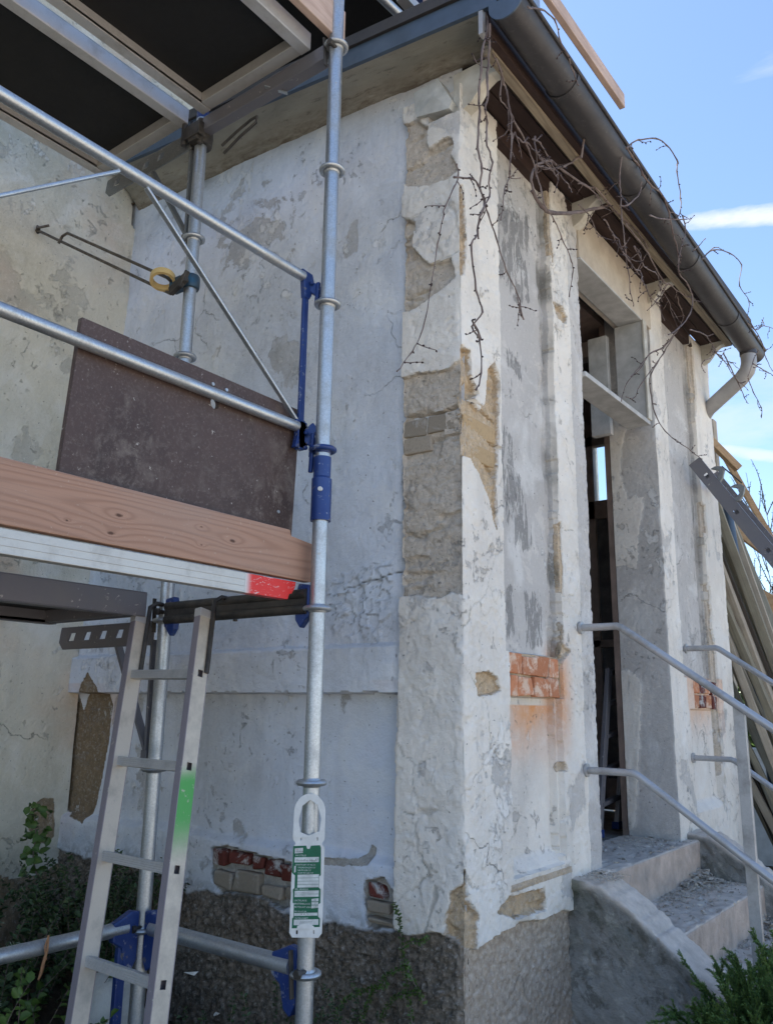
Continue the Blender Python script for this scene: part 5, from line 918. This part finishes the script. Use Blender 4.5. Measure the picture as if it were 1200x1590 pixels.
add(Z1([(820,1180),(880,1280),(950,1320),(1060,1325),(1200,1300)])+Z2([(480,485),(560,450),(640,425),(680,425)]), -1.30, .0095, .008, .3)
add(Z1([(830,1180),(815,1100),(850,1030),(880,1010),(940,1000),(1020,1060),(1150,1150),(1200,1165)])+Z2([(420,370),(480,440),(590,560),(680,640),(740,740)]), -1.27, .006, .0045, .5)
add(Z2([(380,155),(350,150),(300,185),(230,230),(160,250),(100,240),(50,230)]), -1.26, .006, .004)
add(Z2([(330,180),(345,60),(360,0),(380,-40)]), -1.2, .005, .003)
add(Z1([(800,45),(880,60),(960,120),(1000,260),(1045,350),(1080,450),(1110,530)]), -1.05, .0035, .0025, .2)
add(Z2([(610,120),(680,70),(790,60),(860,100),(920,190),(920,260),(945,430),(940,520),(920,560)]), -1.05, .004, .0025, .7)
add(Z2([(530,0),(560,60),(575,180),(565,330),(575,430),(580,560),(600,740),(620,880),(635,1020),(655,1100)]), -1.12, .0038, .002)
add(Z2([(610,120),(640,170),(680,220),(710,280),(770,360),(830,410),(870,520),(900,650),(930,780),(935,890),(990,970),(1020,1060),(1000,1150),(940,1230),(870,1280)]), -1.08, .005, .0035, .9)
add(Z2([(960,540),(975,640),(950,730),(935,800)]), -1.05, .0035, .002)
add(Z2([(600,590),(680,690),(740,770),(830,940),(880,970),(960,1030),(1050,1060)]), -1.25, .005, .003, .4)
add(Z2([(870,960),(800,1060),(735,1130)]), -1.26, .003, .002)
add(Z2([(940,1230),(880,1310),(830,1360),(760,1390),(700,1460),(640,1540)]), -1.36, .004, .0025)
add(Z5([(700,710),(640,800),(580,870),(490,910),(430,1000),(330,1110),(290,1240)]), -1.38, .0035, .0022)
add(Z5([(660,780),(590,900),(500,1050),(500,1180),(530,1330),(600,1450),(700,1530),(780,1590)])+Z6([(180,1110),(245,1160)]), -1.38, .0035, .0025, .3)
add(Z5([(590,900),(430,1120),(385,1215),(320,1210)]), -1.36, .003, .002)
add(Z5([(690,500),(700,560),(730,640),(700,720)]), -1.3, .003, .002)
add(Z3([(1010,690),(1040,665),(1085,675),(1115,705),(1110,760),(1135,800),(1130,850)]), -1.04, .0038, .0022, .7)
add(Z2([(1080,810),(1150,740),(1200,750)]), -1.04, .003, .002, .8)
add(Z2([(1030,750),(1100,680)]), -1.04, .003, .002, .8)
add(Z6([(590,50),(640,140),(700,240),(740,380),(790,480)]), -1.02, .0035, .002, .8)
add(Z6([(600,530),(640,640),(700,760),(705,840)]), -1.08, .003, .002, .3)
add(Z6([(410,340),(450,420),(520,560),(570,680),(600,730)]), -1.15, .0045, .002, .9)
add(Z6([(330,340),(310,380),(260,400),(240,440),(270,490)]), -1.25, .003, .002, .3)
add(Z6([(640,420),(700,460),(760,490),(800,520)]), -1.03, .0035, .002, .9)
add(Z6([(600,110),(660,160),(720,130),(800,150)]), -1.03, .0035, .002, 1.)
add(Z6([(680,320),(640,400),(600,520)]), -1.06, .003, .002)
add(Z2([(570,480),(620,470),(690,400),(700,330)]), -1.1, .004, .003, .9)
add(Z2([(750,540),(850,560),(960,560),(1000,560)]), -1.05, .0035, .002, 1.)
for k in range(13):   # runners creeping along the gutter and the batten
    t0 = rng.uniform(0, .9); a_ = (815+340*t0, 190+395*t0); n_ = rng.randint(4, 7); p_ = [(a_[0]+rng.uniform(-25, 8), a_[1]+rng.uniform(-5, 20))]
    for j in range(n_): p_.append((p_[-1][0]+rng.uniform(2, 16), p_[-1][1]+rng.uniform(4, 22)))
    add(p_, rng.choice([-1.27, -1.24, -1.09, -1.07]), .003, .0015, .8)
tw = MB(); bd = MB()
def spline(P, n_=4):
    out = []
    for i in range(len(P)-1):
        a = P[max(i-1, 0)]; b = P[i]; c_ = P[i+1]; d = P[min(i+2, len(P)-1)]
        for k in range(n_):
            q = k/n_; out.append(.5*((2*b)+(c_-a)*q+(2*a-5*b+4*c_-d)*q*q+(3*b-a-3*c_+d)*q**3))
    out.append(P[-1]); return out
def budat(p, d, s=.0045): bd.lathe([(0, 0), (s*.7, s*.5), (s*.8, s*1.2), (0, s*2.4)], p, 5, tuple(d))
for pts, x, ra, rb_, twd in S_:
    P = [Vector(onX(a, b, x+rng.uniform(-.012, .012))) for a, b in pts]; Q = spline(P); Q = [q+Vector([rng.uniform(-.0022, .0022) for _ in range(3)]) for q in Q]
    n_ = len(Q); ra *= .92; rb_ *= .8; m_ = MB(); m_.tube(Q, [ra+(rb_-ra)*i/(n_-1)+(.0010 if i % 4 == 0 else 0) for i in range(n_)], 6); m_.build('stem', M['twig'], vine, 60)
    for i in range(2, n_-1):
        if i % 2: continue
        d = (Q[i+1]-Q[i-1]).normalized(); s_ = Vector([rng.uniform(-1, 1) for _ in range(3)]); s_ = (s_-d*s_.dot(d)).normalized()
        if rng.random() < .55: budat(Q[i], (s_+d*.5).normalized(), .004)
        if rng.random() < twd*.55:
            l_ = rng.uniform(.02, .075); q = [Q[i]]; dr = (s_+d*rng.uniform(-.2, .8)).normalized()
            for k in range(3): q.append(q[-1]+dr*l_/3); dr = (dr+Vector([rng.uniform(-.5, .5) for _ in range(3)])).normalized()
            tw.tube(q, [.0022, .0018, .0015, .0012], 5)
            for k in (1, 2, 3): budat(q[k], (dr+Vector([rng.uniform(-.7, .7) for _ in range(3)])).normalized(), .0042)
o = tw.build('side_twigs', M['twig'], vine, 60); o['kind'] = 'stuff'; o = bd.build('buds', M['bud'], vine, 60); o['kind'] = 'stuff'
# ================================================================== plants
def leafmesh(name, Cn, D, Nn, l, w_, mat, parent=None, fold=.25):
    Cn = np.asarray(Cn, float); D = np.asarray(D, float); D /= np.linalg.norm(D, axis=1)[:, None]+1e-9; S = np.cross(D, Nn); S /= np.linalg.norm(S, axis=1)[:, None]+1e-9; U = np.cross(S, D)
    l = np.asarray(l)[:, None]; w_ = np.asarray(w_)[:, None]; a = Cn; b = Cn+D*l*.30+S*w_*.42+U*w_*fold; c_ = Cn+D*l*.68+S*w_*.36+U*w_*fold; e = Cn+D*l-U*l*.08; f = Cn+D*l*.68-S*w_*.36+U*w_*fold; g_ = Cn+D*l*.30-S*w_*.42+U*w_*fold
    V = np.stack([a, b, c_, e, f, g_], 1).reshape(-1, 3); n_ = len(Cn); I = np.arange(n_)*6
    Q = np.concatenate([np.stack([I, I+1, I+2, I+3], 1), np.stack([I, I+3, I+4, I+5], 1)]); return npmesh(name, V, Q, {}, mat, parent, None)
def rnd(n_): v = nrs.normal(size=(n_, 3)); return v/np.linalg.norm(v, axis=1)[:, None]
def stemplant(t_, stems, lsize, lw, dens, mat, smat, updroop=.4, r=.0025, name='foliage'):
    Cs = []; Ds = []; Ls = []; m_ = MB()
    for P in stems:
        Q = spline([Vector(p) for p in P], 5); m_.tube(Q, [r*(1-.7*i/len(Q)) for i in range(len(Q))], 5)
        for i in range(1, len(Q)):
            d = (Q[i]-Q[i-1]); L_ = d.length; d = d.normalized()
            for k in range(max(1, int(L_*dens))):
                p = Q[i-1].lerp(Q[i], rng.random()); s_ = Vector([rng.gauss(0, 1) for _ in range(3)]); s_ = (s_-d*s_.dot(d)).normalized()
                Cs.append(p); Ds.append(s_+d*updroop); Ls.append(lsize*rng.uniform(.55, 1.25))
    m_.build('stem', smat, t_, 60); n_ = len(Cs); Ls = np.array(Ls); leafmesh(name, Cs, Ds, rnd(n_)+np.array([0, 0, 1.2]), Ls, Ls*lw, mat, t_)
def shoot(b, d, L_, wob=.25, n_=5):
    P = [Vector(b)]; d = Vector(d).normalized()
    for k in range(n_): d = (d+Vector([rng.gauss(0, wob*.4) for _ in range(3)])).normalized(); P.append(P[-1]+d*L_/n_)
    return P
def bush(name, c0_, rad, h_, ns, label, cat, lsize, lw, dens, mat, smat, group=None, spread=.7, **k):
    t_ = thing(name, tuple(c0_), label, cat, group); st_ = []
    for i in range(ns):
        a = rng.uniform(0, 6.283); q = rng.random()**.5; b = Vector(c0_)+Vector((math.cos(a)*q*rad*.5, math.sin(a)*q*rad*.5, 0)); st_.append(shoot(b, (math.cos(a)*q*spread, math.sin(a)*q*spread, 1), h_*rng.uniform(.6, 1.05)))
    stemplant(t_, st_, lsize, lw, dens, mat, smat, **k); return t_
bush('feathery_shrub', (-2.95, 1.15, -1.25), .45, .62, 70, 'grey green feathery shrub with narrow leaves at the lower left corner', 'shrub', .022, .16, 520, M['leafg'], M['leafd'], spread=.55)
bush('feathery_shrub', (-2.62, 1.00, -1.42), .40, .55, 50, 'dark low feathery shrub below the ground rail at the left', 'shrub', .020, .18, 420, M['leafd'], M['leafd'], spread=.7)
bush('leafy_shrub', (-3.15, 1.75, -1.15), .4, .52, 46, 'dark leafy shrub growing against the beige wall under the sapling', 'shrub', .030, .7, 160, M['leafd'], M['twig'], spread=.8)
bush('leafy_shrub', (-2.75, 1.62, -1.2), .35, .46, 26, 'low shrub with bright green round leaves left of the ladder', 'shrub', .034, .85, 60, M['leafm'], M['twig'], spread=.8)
bush('wall_shrub', (-3.0, 2.18, -.95), .28, .42, 60, 'dark round bush behind the ladder against the side wall', 'shrub', .020, .6, 330, M['leafd'], M['twig'], spread=.75)
bush('wall_shrub', (-2.2, 1.98, -1.5), .5, .55, 60, 'dark creeping shrub between the standard and the plinth', 'shrub', .016, .6, 300, M['leafd'], M['twig'], spread=.9)
bush('wall_shrub', (-1.85, 2.16, -1.5), .55, .62, 80, 'small leaved creeper bush in front of the rough plinth', 'shrub', .015, .6, 300, M['leafd'], M['twig'], spread=.8)
sp = thing('sapling', tuple(onX(75, 1415, -3.3)), 'thin sapling with round green leaves in front of the beige wall', 'sapling')
stp = [onX(a, b, -3.38) for a, b in ((82, 1440), (70, 1400), (58, 1360), (52, 1330), (56, 1300), (55, 1275), (50, 1250))]
stemplant(sp, [[Vector(p) for p in stp[:3]]], .001, .1, 1, M['leafm'], M['twig'], r=.005)
lc = [(50,1250),(42,1266),(62,1262),(72,1258),(38,1280),(60,1280),(45,1292),(70,1290),(55,1300),(40,1305),(66,1310),(50,1318),(44,1336),(60,1325),(38,1322),(52,1338),(75,1300),(62,1296),(48,1275),(56,1268),(47,1355),(42,1345),(56,1352)]
Cs = [onX(a+rng.uniform(-3, 3), b, -3.38+rng.uniform(-.05, .05)) for a, b in lc for _ in range(2)]; n_ = len(Cs)
leafmesh('foliage', Cs, rnd(n_)*[1, 1, .5], rnd(n_)*.6+np.array([.8, -.6, .5]), nrs.uniform(.035, .055, n_), nrs.uniform(.028, .045, n_), M['leafm'], sp)
stemplant(sp, [[Vector(p) for p in stp[2:]]], .02, .8, 40, M['leafm'], M['twig'], r=.0035, name='small_leaves')
# creeper sprigs climbing the plinth
cr_ = thing('creeper', (-1.8, 2.3, GZ), 'thin green creeper sprig climbing from the plinth onto the white plaster', 'creeper')
stems = [[onY(a, b, 2.315) for a, b in q] for q in ([(640, 1590), (632, 1540), (625, 1490), (622, 1450), (618, 1420), (612, 1402)], [(625, 1470), (640, 1462), (655, 1462), (665, 1456)], [(560, 1590), (575, 1550), (600, 1515), (628, 1500)], [(520, 1590), (530, 1560), (560, 1540), (600, 1530)], [(660, 1560), (640, 1520), (628, 1490)], [(590, 1590), (610, 1550), (650, 1540)])]
stemplant(cr_, stems, .012, .62, 800, M['leafm'], M['twig'], r=.002)
stems = [shoot((rng.uniform(-2.1, -1.5), 2.26+rng.uniform(-.06, .03), GZ+rng.uniform(0, .2)), (rng.uniform(-.7, .7), -.05, 1), rng.uniform(.25, .55), .4) for _ in range(70)]
c2 = thing('creeper', (-1.8, 2.25, GZ), 'dark small leaved creeper mat covering the foot of the plinth', 'creeper'); stemplant(c2, stems, .012, .62, 420, M['leafd'], M['twig'], r=.0018)
# juniper at the lower right
jb = Vector(onY(1165, 1560, 2.95)); jt = thing('juniper_bush', (jb.x+.1, 2.95, GZ), 'bright green juniper bush in front of the handrail post', 'shrub'); st_ = []
for i in range(260):
    a = rng.uniform(0, 6.283); e = rng.uniform(-.1, 1.45); d = Vector((math.cos(a)*math.cos(e), math.sin(a)*math.cos(e), math.sin(e))); o_ = Vector((jb.x+.07, 2.95, jb.z-.24)); st_.append(shoot(o_+d*rng.uniform(.08, .24), d+Vector((0, 0, .25)), rng.uniform(.10, .20), .35))
Q2 = []
for P in st_:
    Q2.append(P)
    for k in range(6):
        i = rng.randint(2, 5); d = (P[i]-P[i-1]).normalized(); Q2.append(shoot(P[i], d+Vector([rng.gauss(0, .5) for _ in range(3)]), rng.uniform(.03, .07), .2, 2))
stemplant(jt, Q2, .0105, .30, 1500, M['leafj'], M['leafd'], updroop=1.0, r=.0022)
# far hedge, garden wall and bare blossoming tree on the right
hd = thing('hedge', (0, 12, GZ), 'dull green hedge behind the stacked planks', 'hedge'); n_ = 14000; Cs = np.stack([nrs.uniform(-4, 6, n_), nrs.uniform(11.5, 12.8, n_), GZ+nrs.random(n_)**.7*2.1], 1); Cs[:, 2] += .25*np.sin(Cs[:, 0]*2.1)*(Cs[:, 2] > 0)
leafmesh('foliage', Cs, rnd(n_), rnd(n_)+[0, -.5, .6], nrs.uniform(.08, .16, n_), nrs.uniform(.06, .1, n_), M['leafm'], hd)
MB().box((-4, 12.7, GZ), (6, 12.9, .2)).build('trunks', M['leafd'], hd)  # dark green slab behind the leaves, closing gaps in the hedge
gw = MB(); gw.box((-3, 9.6, GZ), (5, 9.75, -.35)); tag(gw.build('garden_wall', simple('pale_garden_wall', (.62, .62, .6), None, 6, .9), None), 'pale low garden wall glimpsed between the leaning planks', 'wall')
tr = thing('bare_tree', (-.4, 8.4, GZ), 'bare tree with thin budding branches against the sky at right', 'tree'); ts = []; base = Vector((-.1, 8.4, GZ))
MB().tube([base, base+Vector((-.03, 0, .8)), base+Vector((-.05, 0, 1.4))], [.06, .045, .03], 10).build('trunk', M['twig'], tr, 60)
for q in ([(1215, 1000), (1195, 900), (1170, 800), (1158, 735)], [(1225, 980), (1205, 880), (1190, 800), (1183, 768)], [(1200, 980), (1180, 880), (1164, 800), (1160, 775)], [(1230, 900), (1212, 850), (1200, 810)], [(1190, 1010), (1165, 940), (1140, 890), (1118, 860)], [(1210, 1040), (1190, 980), (1180, 940), (1170, 900)]): ts.append([base+Vector((-.05, 0, 1.3))]+[Vector(onY(a, b, 8.4)) for a, b in q])
ex = []
for P in ts:
    for k in range(12): i = rng.randint(1, len(P)-1); q = P[i-1].lerp(P[i], rng.random()); ex.append(shoot(q, (rng.uniform(-.6, .6), rng.uniform(-.4, .4), 1), rng.uniform(.12, .45), .2, 3))
stemplant(tr, ts+ex, .022, .5, 26, M['leafj'], M['twig'], r=.006, name='buds')
# loose pieces on the ground
for i, (a_, b_, s_, lab) in enumerate(((292, 1512, .03, 'pale plaster flake lying in the creeper right of the ladder'), (342, 1573, .018, 'small plaster chip at the lower edge beside the standard'))):
    c_ = Vector(onY(a_, b_, 2.02)); rb = MB(); chip(c_, s_); tag(rb.build('plaster_flake', M['stone']), lab, 'plaster flake')
c_ = Vector(onY(163, 1588, 1.95)); m_ = MB(); m_.lathe([(0, .16), (.03, .158), (.10, .12), (.13, .03), (.12, -.4), (0, -.4)], c_, 9, (0, 0, 1)); tag(m_.build('boundary_stone', M['stone'], None, 50), 'pale rounded stone half hidden behind the ladder foot', 'stone')
rt = MB(); rt.tube([Vector(onX(a, b, P2[0]+.03)) for a, b in ((76, 1452), (74, 1475), (68, 1495), (64, 1512), (60, 1522))], [.003, .004, .005, .005, .003], 6); rt.tube([Vector(onX(a, b, P2[0]+.03)) for a, b in ((76, 1453), (70, 1470), (72, 1490))], .0025, 6)
tag(rt.build('dead_root', simple('tan_root', (.35, .18, .09)), None, 60), 'dry tan root dangling over the ground rail at left', 'root')
